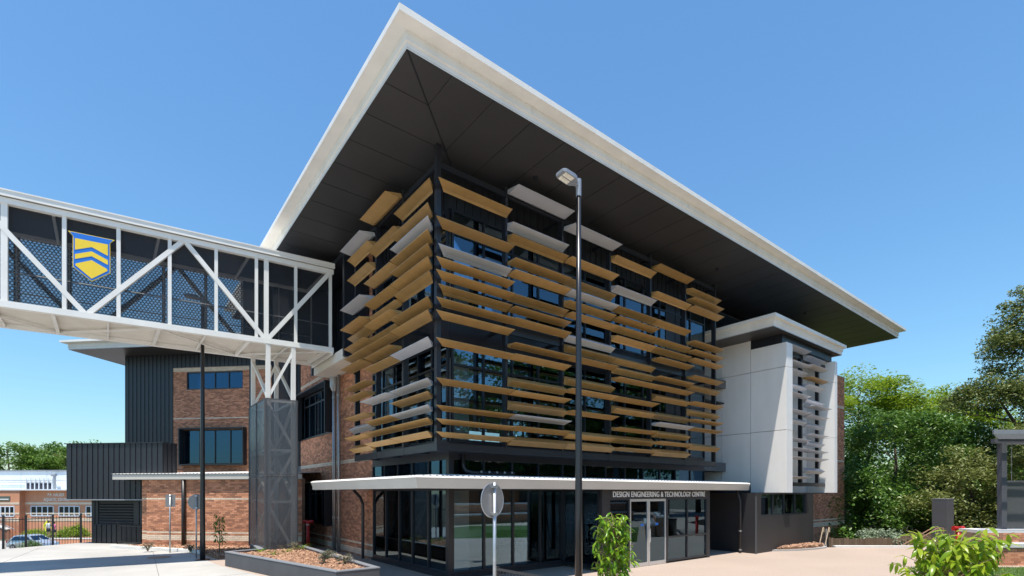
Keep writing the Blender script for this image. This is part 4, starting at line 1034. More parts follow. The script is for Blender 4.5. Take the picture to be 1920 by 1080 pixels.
def words(txt, F, s, o, z, width, size, par, m='letter'):
    tm = text_mesh(txt, size, 0.02, 1, 0.008); w_ = max(v.co.x for v in tm.vertices); tm.transform(Matrix.Diagonal((width/w_,1,1,1))); tm.materials.append(M[m])
    o_ = bpy.data.objects.new('wall_lettering', tm); C.objects.link(o_)
    mw = Matrix((( F.d.x, 0, F.n.x, 0),(F.d.y, 0, F.n.y, 0),(0,1,0,0),(0,0,0,1))); o_.matrix_basis = Matrix.Translation(F.p(s,o,z)) @ mw
    o_.parent = par; o_.matrix_parent_inverse = WORLD[par].inverted(); WORLD[o_] = o_.matrix_basis.copy(); return o_
words('P.R. HAUSER', AF2, sx(89.5), 0.02, 2.22, sx(122.5)-sx(89.5), 0.55, AC)
words('AQUATIC CENTRE', AF2, sx(82), 0.02, 1.62, sx(131)-sx(82), 0.55, AC)
sg = obj('wall_sign', fbox(AF, sx(-4), sx(27), 0.0, 0.05, 1.62, 2.22), 'sign_green', AC)
obj('sign_line', fbox(AF, sx(6), sx(24.5), 0.052, 0.06, 1.78, 1.90), 'letter', sg); obj('sign_mark', fbox(AF, sx(1), sx(4.3), 0.052, 0.06, 1.74, 2.08), 'letter', sg)
# ramp and stair rail before the hall
rm = thing('access_ramp', 'brick ramp with white coping descending in front of the red brick hall', 'ramp', (*at(57,-58),-3))
RFm = Frame(tuple(AF.p(0,1.2,0))[:2], AF.d, AF.n)
vs = [RFm.p(s,o,z) for o in (0,0.35) for s,z in ((sx(-30),-3),(sx(52),-3),(sx(46),-1.9),(sx(0),-0.9+0.15),(sx(-30),0.35))]
obj('ramp_wall', MB().add(vs, [(0,1,2,3,4),(9,8,7,6,5),(0,5,6,1),(1,6,7,2),(2,7,8,3),(3,8,9,4),(4,9,5,0)]), 'brick', rm)
cp = MB(); 
for (s0,z0),(s1,z1) in (((sx(46),-1.85),(sx(0),-0.70)),((sx(0),-0.70),(sx(-30),0.40))): cp.bar(RFm.p(s0,0.18,z0),RFm.p(s1,0.18,z1),0.5,0.14)
obj('coping', cp, 'kerb', rm); obj('handrail', MB().tube([RFm.p(sx(58),0.2,-1.85),RFm.p(sx(46),0.2,-1.5),RFm.p(sx(0),0.2,-0.35),RFm.p(sx(-30),0.2,0.75)],0.05,8), 'lamp_grey', rm)

# silver hatchback on the lower road
def make_car(loc, yaw, label):
    t = thing('parked_car', label, 'car', loc, yaw)
    prof_c = [(-2.02,0.30),(-2.08,0.55),(-2.0,0.86),(-1.78,0.96),(-1.45,1.38),(-0.9,1.49),(-0.2,1.50),(0.35,1.42),(1.05,0.98),(1.65,0.86),(2.0,0.70),(2.08,0.45),(2.02,0.28)]
    rings = []
    for y, sc, dz in ((-0.84,0.975,0.03),(-0.80,0.99,0.0),(-0.4,1.0,0.02),(0,1.01,0.03),(0.4,1.0,0.02),(0.80,0.99,0.0),(0.84,0.975,0.03)):
        rings.append([(x*sc, y*(0.80 if z > 1.2 else (0.97 if z > 0.9 else 1)), (z+dz if z > 0.9 else z)) for x, z in prof_c])
    obj('body', MB().loft(rings), 'car_silver', t, local=True, smooth=False, bevel=0.02)
    for s in (-1,1):
        for pts in ([(-1.52,1.0),(-1.28,1.34),(-0.62,1.40),(-0.58,1.0)],[(-0.50,1.0),(-0.54,1.40),(0.22,1.38),(0.85,1.0)]):
            y0 = [0.86*s if z < 1.1 else 0.715*s for x, z in pts]
            mb = MB(); mb.add([(x,y,z) for (x,z),y in zip(pts,y0)] + [(x,y-0.03*s,z) for (x,z),y in zip(pts,y0)], [(0,1,2,3),(7,6,5,4),(0,4,5,1),(1,5,6,2),(2,6,7,3),(3,7,4,0)])
            obj('side_window', mb, 'glass_car', t, local=True)
        obj('mirror', MB().box(0.62,0.78,0.88*s,1.02*s,0.95,1.08), 'car_silver', t, local=True)
        obj('headlight', MB().box(1.72,2.0,0.52*s,0.80*s,0.62,0.78), 'headlight', t, local=True)
        obj('tail_light', MB().box(-2.06,-1.88,0.58*s,0.82*s,0.72,0.98), 'tail_red', t, local=True)
        for x in (-1.28,1.30):
            w_ = obj('wheel', MB().tube([(x,0.70*s,0.31),(x,0.86*s,0.31)],0.31,22), 'tyre', t, local=True)
            obj('rim', MB().tube([(x,0.855*s,0.31),(x,0.872*s,0.31)],0.20,14), 'lamp_grey', w_, local=True)
    mb = MB().add([(0.40,-0.60,1.425),(0.40,0.60,1.425),(1.02,0.74,1.03),(1.02,-0.74,1.03),(0.38,-0.60,1.40),(0.38,0.60,1.40),(1.0,0.74,1.0),(1.0,-0.74,1.0)], [(0,1,2,3),(7,6,5,4),(0,4,5,1),(1,5,6,2),(2,6,7,3),(3,7,4,0)])
    obj('windscreen', mb, 'glass_car', t, local=True)
    obj('bumper', MB().box(1.95,2.11,-0.78,0.78,0.28,0.46).box(-2.11,-1.97,-0.78,0.78,0.32,0.50), 'car_silver', t, local=True, bevel=0.03)
make_car((*at(50.0,-47.4),-2.996), ya-R(8), 'silver hatchback behind the black picket fence on the lower road')

def person(loc, yaw, label, shirt, legs, h=1.7, stride=0.12):
    t = thing('person', label, 'person', loc, yaw); k = h/1.75
    V = []; E_ = []; RAD = []
    def v(p, r): V.append(tuple(c*k for c in p)); RAD.append(r*k); return len(V)-1
    pel = v((0,0,0.95),0.15); wai = v((0,0,1.10),0.125); che = v((0,0,1.30),0.155); nek = v((0,0,1.48),0.06); hd0 = v((0,0.01,1.58),0.085); hd1 = v((0,0.02,1.69),0.08)
    E_ += [(pel,wai),(wai,che),(che,nek),(nek,hd0),(hd0,hd1)]
    for s in (-1,1):
        hip = v((0.09*s,0,0.88),0.09); kn = v((0.10*s,stride*s*0.6+0.03,0.48),0.062); an = v((0.10*s,stride*s,0.08),0.042); to = v((0.11*s,stride*s+0.15,0.035),0.034)
        sh = v((0.18*s,0,1.41),0.062); el = v((0.24*s,-0.04-stride*s*0.4,1.14),0.045); wr = v((0.23*s,0.08-stride*s*0.4,0.92),0.032); ha = v((0.22*s,0.12-stride*s*0.4,0.83),0.03)
        E_ += [(pel,hip),(hip,kn),(kn,an),(an,to),(che,sh),(sh,el),(el,wr),(wr,ha)]
    me = bpy.data.meshes.new('body'); me.from_pydata(V, E_, []); o = bpy.data.objects.new('body', me); C.objects.link(o)
    sk = o.modifiers.new('skin','SKIN'); o.modifiers.new('sub','SUBSURF').levels = 1
    for i, d in enumerate(me.skin_vertices[0].data): d.radius = (RAD[i],RAD[i]*0.85)
    me.skin_vertices[0].data[0].use_root = True; me.materials.append(M['skin']); o.parent = t; WORLD[o] = WORLD[t]
    def ring(z, a, b_): return [(a*k*math.cos(2*math.pi*i/14), b_*k*math.sin(2*math.pi*i/14), z*k) for i in range(14)]
    obj('shirt', MB().loft([ring(0.93,0.185,0.155),ring(1.1,0.16,0.14),ring(1.3,0.20,0.16),ring(1.42,0.20,0.13),ring(1.48,0.09,0.08)]), shirt, t, local=True, smooth=True)
    obj('shorts', MB().loft([ring(0.56,0.19,0.15+stride*0.5),ring(0.8,0.20,0.165),ring(0.96,0.18,0.15)]), legs, t, local=True, smooth=True)
    obj('hair', MB().loft([ring(1.60,0.10,0.105),ring(1.70,0.105,0.11),ring(1.77,0.07,0.075)]), 'hair', t, local=True, smooth=True)
person((*at(53.5,-49.1),-2.0), R(200), 'person in a white shirt and dark shorts standing behind the picket fence', 'shirt_white', 'cloth_dark')
person((*at(53.0,-48.05),-2.0), R(150), 'person in a pink top walking behind the picket fence', 'shirt_pink', 'cloth_dark', 1.6)
xs_t = thing('crossing_sign', 'yellow-green crossing warning sign above the hedge', 'sign', (*at(55.5,-51.0),-2.2))
cx_s, cy_s = at(55.5,-51.0)
obj('pole', MB().tube([(cx_s,cy_s,-2.2),(cx_s,cy_s,-0.6)],0.04,8), 'galv', xs_t)
n2 = -fwd
pts = [Vector((cx_s,cy_s,0)) + rgt*(a*0.45) + Vector((0,0,-0.98+b_*0.56)) + n2*0.05 for a, b_ in ((-0.55,-1),(0.55,-1),(1,-0.3),(1,0.25),(0.25,1),(-0.25,1),(-1,0.25),(-1,-0.3))]
pq = [p - n2*0.02 for p in pts]
sgp = obj('plate', MB().loft([pq, pts]), 'sign_yellow', xs_t)
for dx in (-0.07,0.11):
    c_ = Vector((cx_s,cy_s,0)) + rgt*dx + n2*0.06
    obj('figure_mark', MB().bar(c_+Vector((0,0,-1.25)), c_+Vector((0,0,-0.9)), 0.10, 0.012, up=n2).bar(c_+Vector((0,0,-0.86)), c_+Vector((0,0,-0.74)), 0.10, 0.012, up=n2), 'cloth_dark', sgp)
lowwall = thing('low_brick_wall', 'low brick wall with pale coping in front of the hedge across the road', 'wall', (*at(55,-50),-3))
LW = Frame(at(54.5,0), (rgt.x,rgt.y), (-fwd.x,-fwd.y)); obj('wall', fbox(LW, -50.3, -42, -0.3, 0, -3.0, -2.35), 'brick', lowwall); obj('coping', fbox(LW, -50.3, -42, -0.33, 0.03, -2.35, -2.25), 'kerb', lowwall)
sheet('footpath', [at(50,-62),at(50,-38),at(59.5,-38),at(59.5,-62)], -2.99, 'concrete')
# ================================================================ PLANTS
def leaf_mesh_arrays(P, N, Up, L_, W_):
    """rhombic folded leaves: 4 points, 2 triangles each"""
    n = len(P); side = np.cross(Up, N); side /= np.linalg.norm(side, axis=1)[:,None] + 1e-9
    a = P - Up*(L_/2)[:,None]; b_ = P + Up*(L_/2)[:,None]; fold = N*(W_*0.25)[:,None]
    c = P + side*(W_/2)[:,None] + fold; d = P - side*(W_/2)[:,None] + fold
    V = np.stack([a,c,b_,d], 1).reshape(-1,3); idx = np.arange(n)[:,None]*4
    Fc = np.concatenate([idx+np.array([[0,1,2]]), idx+np.array([[0,2,3]])], 1).reshape(-1,3)
    return V, Fc
def np_mesh(name, V, Fc, m):
    me = bpy.data.meshes.new(name); me.vertices.add(len(V)); me.vertices.foreach_set('co', V.astype(np.float32).ravel())
    me.loops.add(Fc.size); me.loops.foreach_set('vertex_index', Fc.astype(np.int32).ravel())
    me.polygons.add(len(Fc)); k = Fc.shape[1]; me.polygons.foreach_set('loop_start', np.arange(0, Fc.size, k, dtype=np.int32))
    me.update(); me.validate(); me.materials.append(M[m]); return me
def unit(v): return v/(np.linalg.norm(v, axis=-1, keepdims=True)+1e-9)
def leaves_on(centers, radii, per, size, flat=0.35, droop=0.0):
    P = []; 
    for (c, r) in zip(centers, radii):
        k = RNG.normal(size=(per,3)); k = unit(k)*(RNG.random((per,1))**0.45)*r; k[:,2] *= 0.62
        P.append(np.asarray(c) + k)
    P = np.concatenate(P); n = len(P)
    N = RNG.normal(size=(n,3)); N[:,2] = np.abs(N[:,2]) + flat*2; N = unit(N)
    U = RNG.normal(size=(n,3)); U[:,2] -= droop; U = unit(U - N*np.sum(U*N,1,keepdims=True))
    L_ = size*RNG.uniform(0.7,1.35,n); return leaf_mesh_arrays(P, N, U, L_, L_*RNG.uniform(0.38,0.6,n))
def crown_points(base, lobes, n):
    """clump centres near the skin of several uneven lobes"""
    out = []; rad = []
    w = np.array([l[3]*l[4]*l[5] for l in lobes])**(0.67); w = w/w.sum()
    for i in range(n):
        l = lobes[RNG.choice(len(lobes), p=w)]; d = unit(RNG.normal(size=3)); 
        if d[2] < -0.45: d[2] *= -0.6
        f = RNG.uniform(0.55,1.02); out.append((base[0]+l[0]+d[0]*l[3]*f, base[1]+l[1]+d[1]*l[4]*f, base[2]+l[2]+d[2]*l[5]*f)); rad.append(RNG.uniform(0.55,1.15))
    return out, rad
def tree(label, base, h, lobes, m, clumps, per, size, cr=1.0, trunk=0.22, name='tree', flat=0.35, droop=0.0, group=None, cat='tree'):
    t = thing(name, label, cat, base, 0, group)
    top = max(lobes, key=lambda l: l[2]); mb = MB()
    fork = Vector(base) + Vector((random.uniform(-.3,.3), random.uniform(-.3,.3), h*0.32))
    mb.tube([base, Vector(base).lerp(fork,0.5)+Vector((random.uniform(-.1,.1),0.05,0)), fork], [trunk*1.25, trunk, trunk*0.8], 9)
    tr = obj('trunk', mb, 'bark', t, smooth=True)
    for l in lobes:
        e_ = Vector(base) + Vector((l[0],l[1],l[2]+l[5]*0.35)); mid = fork.lerp(e_,0.5) + Vector((random.uniform(-.4,.4),random.uniform(-.4,.4),0.3))
        lb = MB().tube([fork-Vector((0,0,0.2)), mid, e_], [trunk*0.55,trunk*0.36,trunk*0.12], 7)
        for q in range(5):
            s_ = mid.lerp(e_, random.random()); d = Vector((random.uniform(-1,1)*l[3],random.uniform(-1,1)*l[4],random.uniform(-0.1,0.8)*l[5]))*0.8
            lb.tube([s_, s_+d*0.5+Vector((0,0,0.15)), s_+d], [trunk*0.2,trunk*0.12,trunk*0.04], 5)
        obj('limb', lb, 'bark', tr, smooth=True)
    cs, rs = crown_points(base, lobes, clumps); rs = [r*cr for r in rs]
    V, Fc = leaves_on(cs, rs, per, size, flat, droop); o = bpy.data.objects.new('crown', np_mesh('crown', V, Fc, m)); C.objects.link(o); setparent(o, t, False)
    return t
def lob(*a): return list(a)
# --- trees along the right edge, on the lower ground
def gp(D, Rr, z=-3.0): x, y = at(D, Rr); return (x, y, z)
tree('light green spreading tree beside the brick end of the building', gp(46,31.5), 17, [lob(0,0,14.2,4.6,4.2,2.4),lob(-3.5,1.5,12.6,3.6,3.2,2.2),lob(3.2,-2,13.0,3.6,3.4,2.2),lob(1.0,-1.5,10.0,4,4,2.6)], 'leaf_bright', 280, 85, 0.26, 1.35, 0.3, flat=0.9)
tree('tall bright green tree rising above the dark glossy tree', gp(52,43), 17, [lob(0,0,13.4,4.8,4.6,3.0),lob(3.8,-2.8,12.2,4.2,4.0,2.8),lob(-3.2,2.5,11.6,3.6,3.4,2.6)], 'leaf_bright', 250, 85, 0.28, 1.4, 0.3, flat=0.6)
tree('dense dark glossy tree behind the timber fence', gp(36,27.2), 13, [lob(0,0,9.0,4.2,4.0,3.2),lob(-2.6,1.2,5.0,3.2,3.2,3.0),lob(3.2,-2.2,5.5,3.4,3.2,3.2),lob(0.5,-1,3.2,3.6,3.2,2.4)], 'leaf_dark', 330, 90, 0.24, 1.15, 0.28)
tree('dark leafy tree between the glossy tree and the conifer', gp(40,34.5), 13, [lob(0,0,8.4,3.6,3.4,3.2),lob(2.6,-2,5.0,3.4,3.2,3.2),lob(-2.4,1.8,4.6,3.2,3.2,3.0)], 'leaf_mid', 250, 85, 0.24, 1.15, 0.28)
tree('tall shaggy dark conifer at the right edge', gp(36,37.4), 22, [lob(0,0,15.4,3.8,3.2,3.0),lob(-2.4,1.9,12.2,3.6,3.2,2.0),lob(0.6,-0.4,18.6,2.9,2.6,2.4),lob(2.0,-1.6,11.8,3.8,3.6,3.2),lob(-1.0,0.8,7.0,3.6,3.4,2.8),lob(1.8,-1.4,5.0,3.8,3.6,3.0)], 'leaf_pine', 640, 95, 0.21, 1.0, 0.34, name='conifer', droop=0.5, cat='conifer')
tree('olive green feathery conifer behind the dark pillar', gp(31,27.8), 10, [lob(0,0,6.3,2.3,2.1,2.0),lob(-1.3,1.0,4.4,2.2,2.1,1.7),lob(1.3,-1.0,4.2,2.4,2.2,2.0),lob(0,0,2.6,2.6,2.4,1.8)], 'leaf_olive', 210, 85, 0.19, 0.9, 0.2, name='conifer', droop=0.5, cat='conifer')
tree('pale olive tree overhanging the pergola roof', gp(29,31.2), 11, [lob(0,0,7.0,2.2,2.0,1.8),lob(1.2,-1,5.0,2.6,2.4,2.0),lob(-1.0,0.8,8.6,1.8,1.6,1.3)], 'leaf_olive', 170, 80, 0.19, 0.9, 0.2)
tree('low dark undergrowth tree behind the fence by the brick end', gp(33,21.8), 8, [lob(0,0,4.6,3.2,3.0,3.0),lob(2.8,-2.0,3.4,3.0,3.0,2.6),lob(-1.5,1.0,2.5,2.6,2.6,2.2)], 'leaf_dark', 230, 80, 0.22, 1.05, 0.18)
tree('shaded broadleaf tree under the tall conifer', gp(33.5,33.0), 9, [lob(0,0,5.0,3.2,3.0,3.0),lob(2.6,-2,4.0,3.2,3.2,3.0),lob(-2.0,1.5,3.6,2.8,2.8,2.4)], 'leaf_dark', 230, 80, 0.22, 1.05, 0.2)
tree('far dark tree filling the gap behind the pergola', gp(44,47), 14, [lob(0,0,8,4.6,4.4,4.2),lob(3,-2,5,4.2,4.2,3.6)], 'leaf_dark', 200, 80, 0.28, 1.4, 0.3)
tree('tall tree mass closing the right edge of the view', gp(50,57), 18, [lob(0,0,12,5,5,5),lob(-2,2,7,5,5,4)], 'leaf_mid', 200, 80, 0.3, 1.5, 0.3)
def wood(label, name, pts, m, per, size, cr):
    cs = []; 
    for (x, y, z, r, n_) in pts:
        for _ in range(n_):
            d = unit(RNG.normal(size=3)); d[2] = abs(d[2]) if RNG.random() < 0.7 else d[2]; f = RNG.uniform(0.6,1); cs.append((x+d[0]*r*f, y+d[1]*r*f, max(-2.5, z+d[2]*r*0.9*f)))
    V, Fc = leaves_on(cs, [cr*random.uniform(0.7,1.3) for _ in cs], per, size); o = bpy.data.objects.new(name, np_mesh(name, V, Fc, m)); C.objects.link(o); o['kind'] = 'stuff'; o['label'] = label; o['category'] = 'woodland'; WORLD[o] = Matrix()
wood('dark woodland closing the view behind the right-hand trees', 'woodland', [(*gp(66+random.uniform(-4,6), 40+4.2*i)[:2], 2.2+random.uniform(0,2.5), 5.2, 34) for i in range(13)] + [(*gp(48+random.uniform(-2,4), 27+3.6*i)[:2], 0.2+random.uniform(0,1.5), 3.6, 26) for i in range(12)], 'leaf_dark', 60, 0.42, 1.5)
def bush(label, base, r, h, m, clumps, per, size, name='shrub', cr=0.4, group=None):
    t = thing(name, label, 'shrub', base, 0, group); mb = MB()
    for i in range(7):
        a = random.uniform(0,6.28); d = Vector((math.cos(a)*r*0.6, math.sin(a)*r*0.6, h*0.75)); mb.tube([base, Vector(base)+d*0.5+Vector((0,0,0.1)), Vector(base)+d],[0.03,0.02,0.008],5)
    obj('stem', mb, 'stem', t)
    cs = []; 
    for i in range(clumps):
        d = unit(RNG.normal(size=3)); d[2] = abs(d[2]); f = RNG.uniform(0.4,1.0); cs.append((base[0]+d[0]*r*f, base[1]+d[1]*r*f, base[2]+h*0.35+d[2]*h*0.65*f))
    V, Fc = leaves_on(cs, [cr*random.uniform(0.7,1.3) for _ in cs], per, size); o = bpy.data.objects.new('foliage', np_mesh('foliage', V, Fc, m)); C.objects.link(o); setparent(o, t, False); return t
bush('pale silvery green shrub growing over the timber fence', gp(29,21.3,-2.3), 1.7, 3.1, 'leaf_pale', 90, 60, 0.13)
bush('small yellowish shrub against the timber fence', gp(27.5,22.9,-1.6), 0.7, 1.7, 'leaf_olive', 30, 40, 0.10)
# --- left background trees and hedges
for D_, R_, h_, lb, mt in ((92,-92,17,'broad dark tree at the far left behind the hall','leaf_mid'),(104,-88,16.5,'distant pale tree at far left above the white upper storey','leaf_olive'),(96,-80,17,'rounded green tree beside the black box above the hall roof','leaf_mid'),(110,-99,18.5,'distant dark tree at the left edge above the hall','leaf_dark'),(100,-72,15,'far tree partly hidden by the black clad box','leaf_mid')):
    tree(lb, gp(D_,R_), h_, [lob(0,0,h_*0.72,5.2,5.0,3.0),lob(4,-2,h_*0.58,4,4,2.4),lob(-4,2,h_*0.6,4,4,2.5)], mt, 120, 70, 0.45, 1.6, 0.35)
for i, (px_, wdt_, hh) in enumerate(((62,1.3,1.0),(80,1.2,1.05),(110,1.3,0.95),(127,1.2,1.25),(141,1.0,1.5),(150,1.2,1.1))):
    bush(['clipped bright hedge plant behind the car, nearest the ramp','hedge plant left of the crossing sign','hedge plant right of the crossing sign','mid-height hedge plant near the black plant room','tallest hedge plant near the black plant room','last hedge plant beside the black plant room wall'][i], gp(56.5,sx(px_,56.5),-2.9), wdt_, hh*1.5, 'leaf_bright', 45, 45, 0.14, cr=0.35, group='hedge before the brick hall')
bush('dark low shrub at the tail of the silver car', gp(48,-45.8,-3.0), 0.9, 1.0, 'leaf_dark', 30, 40, 0.12)

# --- glossy shrub and sapling with big drooping leaves, each leaf built
def leaf_me(name, L_, W_, m, curl):
    V = []; Fc = []; n = 5
    for i in range(n+1):
        u = i/n; w = W_*math.sin(math.pi*min(1,u*0.92+0.06))**0.8*0.5; x = L_*u; z = -curl*L_*u*u
        V += [(x,-w,z+w*0.30),(x,0,z),(x,w,z+w*0.30)]
    for i in range(n):
        for j in range(2): a = i*3+j; Fc.append((a,a+1,a+4,a+3))
    me = bpy.data.meshes.new(name); me.from_pydata(V,[],Fc); me.polygons.foreach_set('use_smooth',[True]*len(Fc)); me.materials.append(M[m]); return me
def big_leaf_plant(name, label, base, h, rx, nbr, nlf, L_, m, cat, trunk=0.03, low=0.25, wr=0.32, extra=0):
    t = thing(name, label, cat, base); mes = [leaf_me('leaf', L_*s_, L_*s_*wr, m, c_) for s_, c_ in ((1,0.45),(0.85,0.6),(1.1,0.3))]
    obj('stem', MB().tube([base, Vector(base)+Vector((0.03,0.02,h*0.5)), Vector(base)+Vector((0.0,0.05,h*0.92))],[trunk,trunk*0.8,trunk*0.4],7), 'stem', t, smooth=True)
    br = MB(); spots = []
    for i in range(nbr):
        f = low + (1-low)*(i+0.5)/nbr; a = i*2.399 + random.uniform(-.3,.3)
        rr = rx*math.sin(math.pi*min(0.97,max(0.25,(1-f)*0.85+0.14)))**0.6*random.uniform(0.5,1.0)
        s_ = Vector(base)+Vector((0,0,h*f*0.84)); e_ = Vector(base)+Vector((math.cos(a)*rr, math.sin(a)*rr, h*f+0.04))
        br.tube([s_, s_.lerp(e_,0.6)+Vector((0,0,0.03)), e_],[trunk*0.35,trunk*0.25,trunk*0.12],5)
        for q in range(nlf):
            k = random.uniform(0.45,1.0); b2 = a + (q-(nlf-1)/2)*(5.6/nlf)*(0.5+0.5*k) + random.uniform(-.3,.3)
            spots.append((s_.lerp(e_, k), random.uniform(-.5,.5), random.uniform(-0.3,1.0), b2, random.uniform(0.75,1.2)))
    random.shuffle(spots); single = spots[:300-0]; rest = spots[300:]
    for pos, rx_, ry_, rz_, sc in single:
        o = bpy.data.objects.new('leaf', random.choice(mes)); C.objects.link(o); o.location = pos; o.scale = (sc,)*3
        o.rotation_euler = (rx_, ry_, rz_); o.parent = t; o.matrix_parent_inverse = WORLD[t].inverted()
    if rest:
        from mathutils import Euler
        mb = MB(); src = mes[0]; vs = [v.co.copy() for v in src.vertices]; fs = [tuple(p.vertices) for p in src.polygons]
        for pos, rx_, ry_, rz_, sc in rest:
            mt = Matrix.LocRotScale(pos, Euler((rx_,ry_,rz_)), Vector((sc,)*3)); mb.add([mt @ v for v in vs], fs)
        stuff(obj('foliage', mb, m, t, fix=False, smooth=True))
    obj('branch', br, 'stem', t); return t
big_leaf_plant('sapling', 'young bright green sapling with drooping leaves in front of the entrance', (*at(11.6,2.36),0.0), 2.16, 0.54, 80, 9, 0.175, 'leaf_sapling', 'sapling', 0.032, low=0.34)
big_leaf_plant('shrub', 'glossy yellow-green shrub with long leaves at the lower right', (*at(6.0,5.25),0.35), 1.86, 0.66, 95, 10, 0.15, 'leaf_shiny', 'shrub', 0.02, low=0.50)
bush('low dark leafy plant at the foot of the sapling', (*at(11.5,2.55),0.0), 0.42, 0.62, 'leaf_mid', 26, 30, 0.13, cr=0.14)
big_leaf_plant('sapling', 'slim young magnolia-like sapling against the lit brick wall', (*at(21.3,-12.35),0.05), 1.75, 0.32, 18, 6, 0.17, 'leaf_mid', 'sapling', 0.02, low=0.3)
# --- small plants in planter and bed
def strap_plant(label, base, n, L_, m, group):
    t = thing('strap_leaf_plant', label, 'plant', base, 0, group)
    me = leaf_me('leaf', L_, 0.03, m, 0.7)
    for i in range(n):
        o = bpy.data.objects.new('leaf', me); C.objects.link(o); o.rotation_euler = (0, -random.uniform(0.35,1.25), 6.28*i/n+random.uniform(-.2,.2)); s_ = random.uniform(0.7,1.15); o.scale = (s_,)*3; o.parent = t
for i, (x, y) in enumerate(((4.15,20.5),(4.35,19.4),(4.95,20.0),(5.62,20.6))):
    strap_plant(['green strap-leaf plant at the left corner of the planter','green strap-leaf plant beside the rounded mesh of the pier','green strap-leaf plant before the mesh face of the pier','largest strap-leaf plant at the right of the pier'][i], (x,y,0.43), 16 if i < 3 else 22, 0.34 if i < 3 else 0.44, 'leaf_sapling', 'green strap-leaf plants in the planter')
for i, (x, y, r) in enumerate(((5.55,17.2,0.26),(5.5,15.5,0.34),(5.35,20.5,0.25),(5.05,16.0,0.2))):
    bush(['wispy grey-green plant halfway along the planter rim','sprawling grey-green plant at the near end of the planter','dry brown tuft beside the pier','small dry plant in the middle of the planter mulch'][i], (x,y,0.42), r, 0.36, 'leaf_grey', 22, 16, 0.055, name='groundcover_plant', cr=0.10, group='wispy plants in the planter')
for i, (D_, R_) in enumerate(((22.6,-16.3),(22.3,-14.2),(21.5,-13.2),(20.6,-11.1),(20.2,-10.6))):
    bush(['wispy plant nearest the white kerb end in the garden bed','wispy plant right of the rectangular sign pole','wispy plant left of the round sign pole','wispy plant right of the slim sapling','wispy plant by the left corner of the planter'][i], gp(D_,R_,0.05), 0.3, 0.38, 'leaf_grey', 18, 14, 0.06, name='groundcover_plant', cr=0.10, group='wispy plants in the garden bed')

# ================================================================ RIGHT SIDE
pill = thing('dark_pillar', 'square dark grey rendered pillar in front of the trees', 'pillar', (*at(24.5,20.9),0), ya+R(26))
obj('shaft', MB().box(-0.31,0.31,-0.31,0.31,0,2.34), 'grey_render', pill, local=True, bevel=0.01); obj('cap', MB().box(-0.32,0.32,-0.32,0.32,2.34,2.37), 'lamp_grey', pill, local=True)
# timber fence on the slope
tf = thing('timber_fence', 'weathered brown paling fence below the trees', 'fence', (*at(28.2,20),-2.2))
TFm = Frame(at(28.0,0), (rgt.x,rgt.y), (-fwd.x,-fwd.y))
obj('rail', fbox(TFm, 17.3, 25.5, -0.10, -0.05, -1.6, -1.5), 'timber', tf); obj('rail', fbox(TFm, 17.3, 25.5, -0.10, -0.05, -0.4, -0.3), 'timber', tf)
s = 17.4; 
while s < 25.4:
    w = random.uniform(0.13,0.17); tp = 0.12 + (0.22 if s > 21.5 else 0) + random.uniform(-0.05,0.05) + (0.25 if s > 24 else 0)
    obj('paling', fbox(TFm, s, s+w-0.012, -0.05, -0.03+random.uniform(-.006,.006), -2.9, tp), 'timber', tf); s += w
def stair_rail(label, p, dx, dy, ln, m):
    t = thing('stair_handrail', label, 'handrail', (p[0],p[1],0)); 
    for k in (-0.14,0.14):
        a = Vector((p[0]+k*rgt.x,p[1]+k*rgt.y,0.98)); b_ = a + Vector((dx,dy,-0.75*ln)); e_ = a + Vector((-dx*0.12,-dy*0.12,0.0))
        obj('rail', MB().tube([e_-Vector((0,0,0.25)), e_+Vector((0,0,-0.03)), a, a.lerp(b_,0.5), b_],0.024,8), m, t)
    obj('post', MB().tube([(p[0],p[1],-0.6),(p[0],p[1],0.9)],0.024,8), 'galv', t)
v1 = -rgt*0.9 + fwd*0.5
stair_rail('brown sloping stair handrails beyond the paving, near the dark pillar', at(24.2,20.3), -rgt.x*1.5+fwd.x*0.6, -rgt.y*1.5+fwd.y*0.6, 1.6, 'handrail_brown')
stair_rail('pale timber stair handrail at the corner of the brick end', at(24.6,15.3), -rgt.x*0.25-fwd.x*0.1, -rgt.y*0.25-fwd.y*0.1, 1.15, 'timber_light')
struct('plaza_kerb', MB().bar((27.4,9.75,0.04),(33.4,4.85,0.04),0.25,0.10), 'kerb')
# pergola on brick seat walls
PG = thing('pergola', 'grey steel pergola with slatted roof and mesh screen on brick seat walls', 'pergola', (*at(18.4,17.6),0))
PGF = Frame(at(18.4,0), (rgt.x,rgt.y), (-fwd.x,-fwd.y))
def pg(name, s0, s1, o0, o1, z0, z1, m, par=None): return obj(name, fbox(PGF, s0, s1, o0, o1, z0, z1), m, par or PG)
def brick_course_wall(s0, s1, o, z0, z1, par):
    F2 = Frame(tuple(PGF.p(0,o,0))[:2], PGF.d, PGF.n); return lay_bricks(F2, s0, s1, z0, z1, [], [])
pw1 = pg('seat_wall', 17.45, 24, -0.55, 0.0, 0, 0.66, 'mortar'); pg('coping', 17.28, 24, -0.6, 0.06, 0.66, 0.80, 'lilac_cap')
pw2 = pg('back_wall', 17.62, 24, -1.3, -0.602, 0, 1.14, 'mortar'); pg('coping', 17.5, 24, -1.38, -0.60, 1.14, 1.26, 'lilac_cap')
lo_b = brick_course_wall(17.45, 24, 0.0, 0.0, 0.66, pw1); hi_b = brick_course_wall(17.62, 24, -0.60, 0.80, 1.14, pw2)
place_bricks(PG, pw1, lo_b + hi_b, 'pg', pick=lambda b: b[0] if b[0] < 20.5 else 0)
pp_ = pg('post', 18.72, 18.92, -1.1, -0.90, 1.26, 4.55, 'pergola_steel'); pg('post', 23.0, 23.17, -1.1, -0.93, 1.26, 4.55, 'pergola_steel')
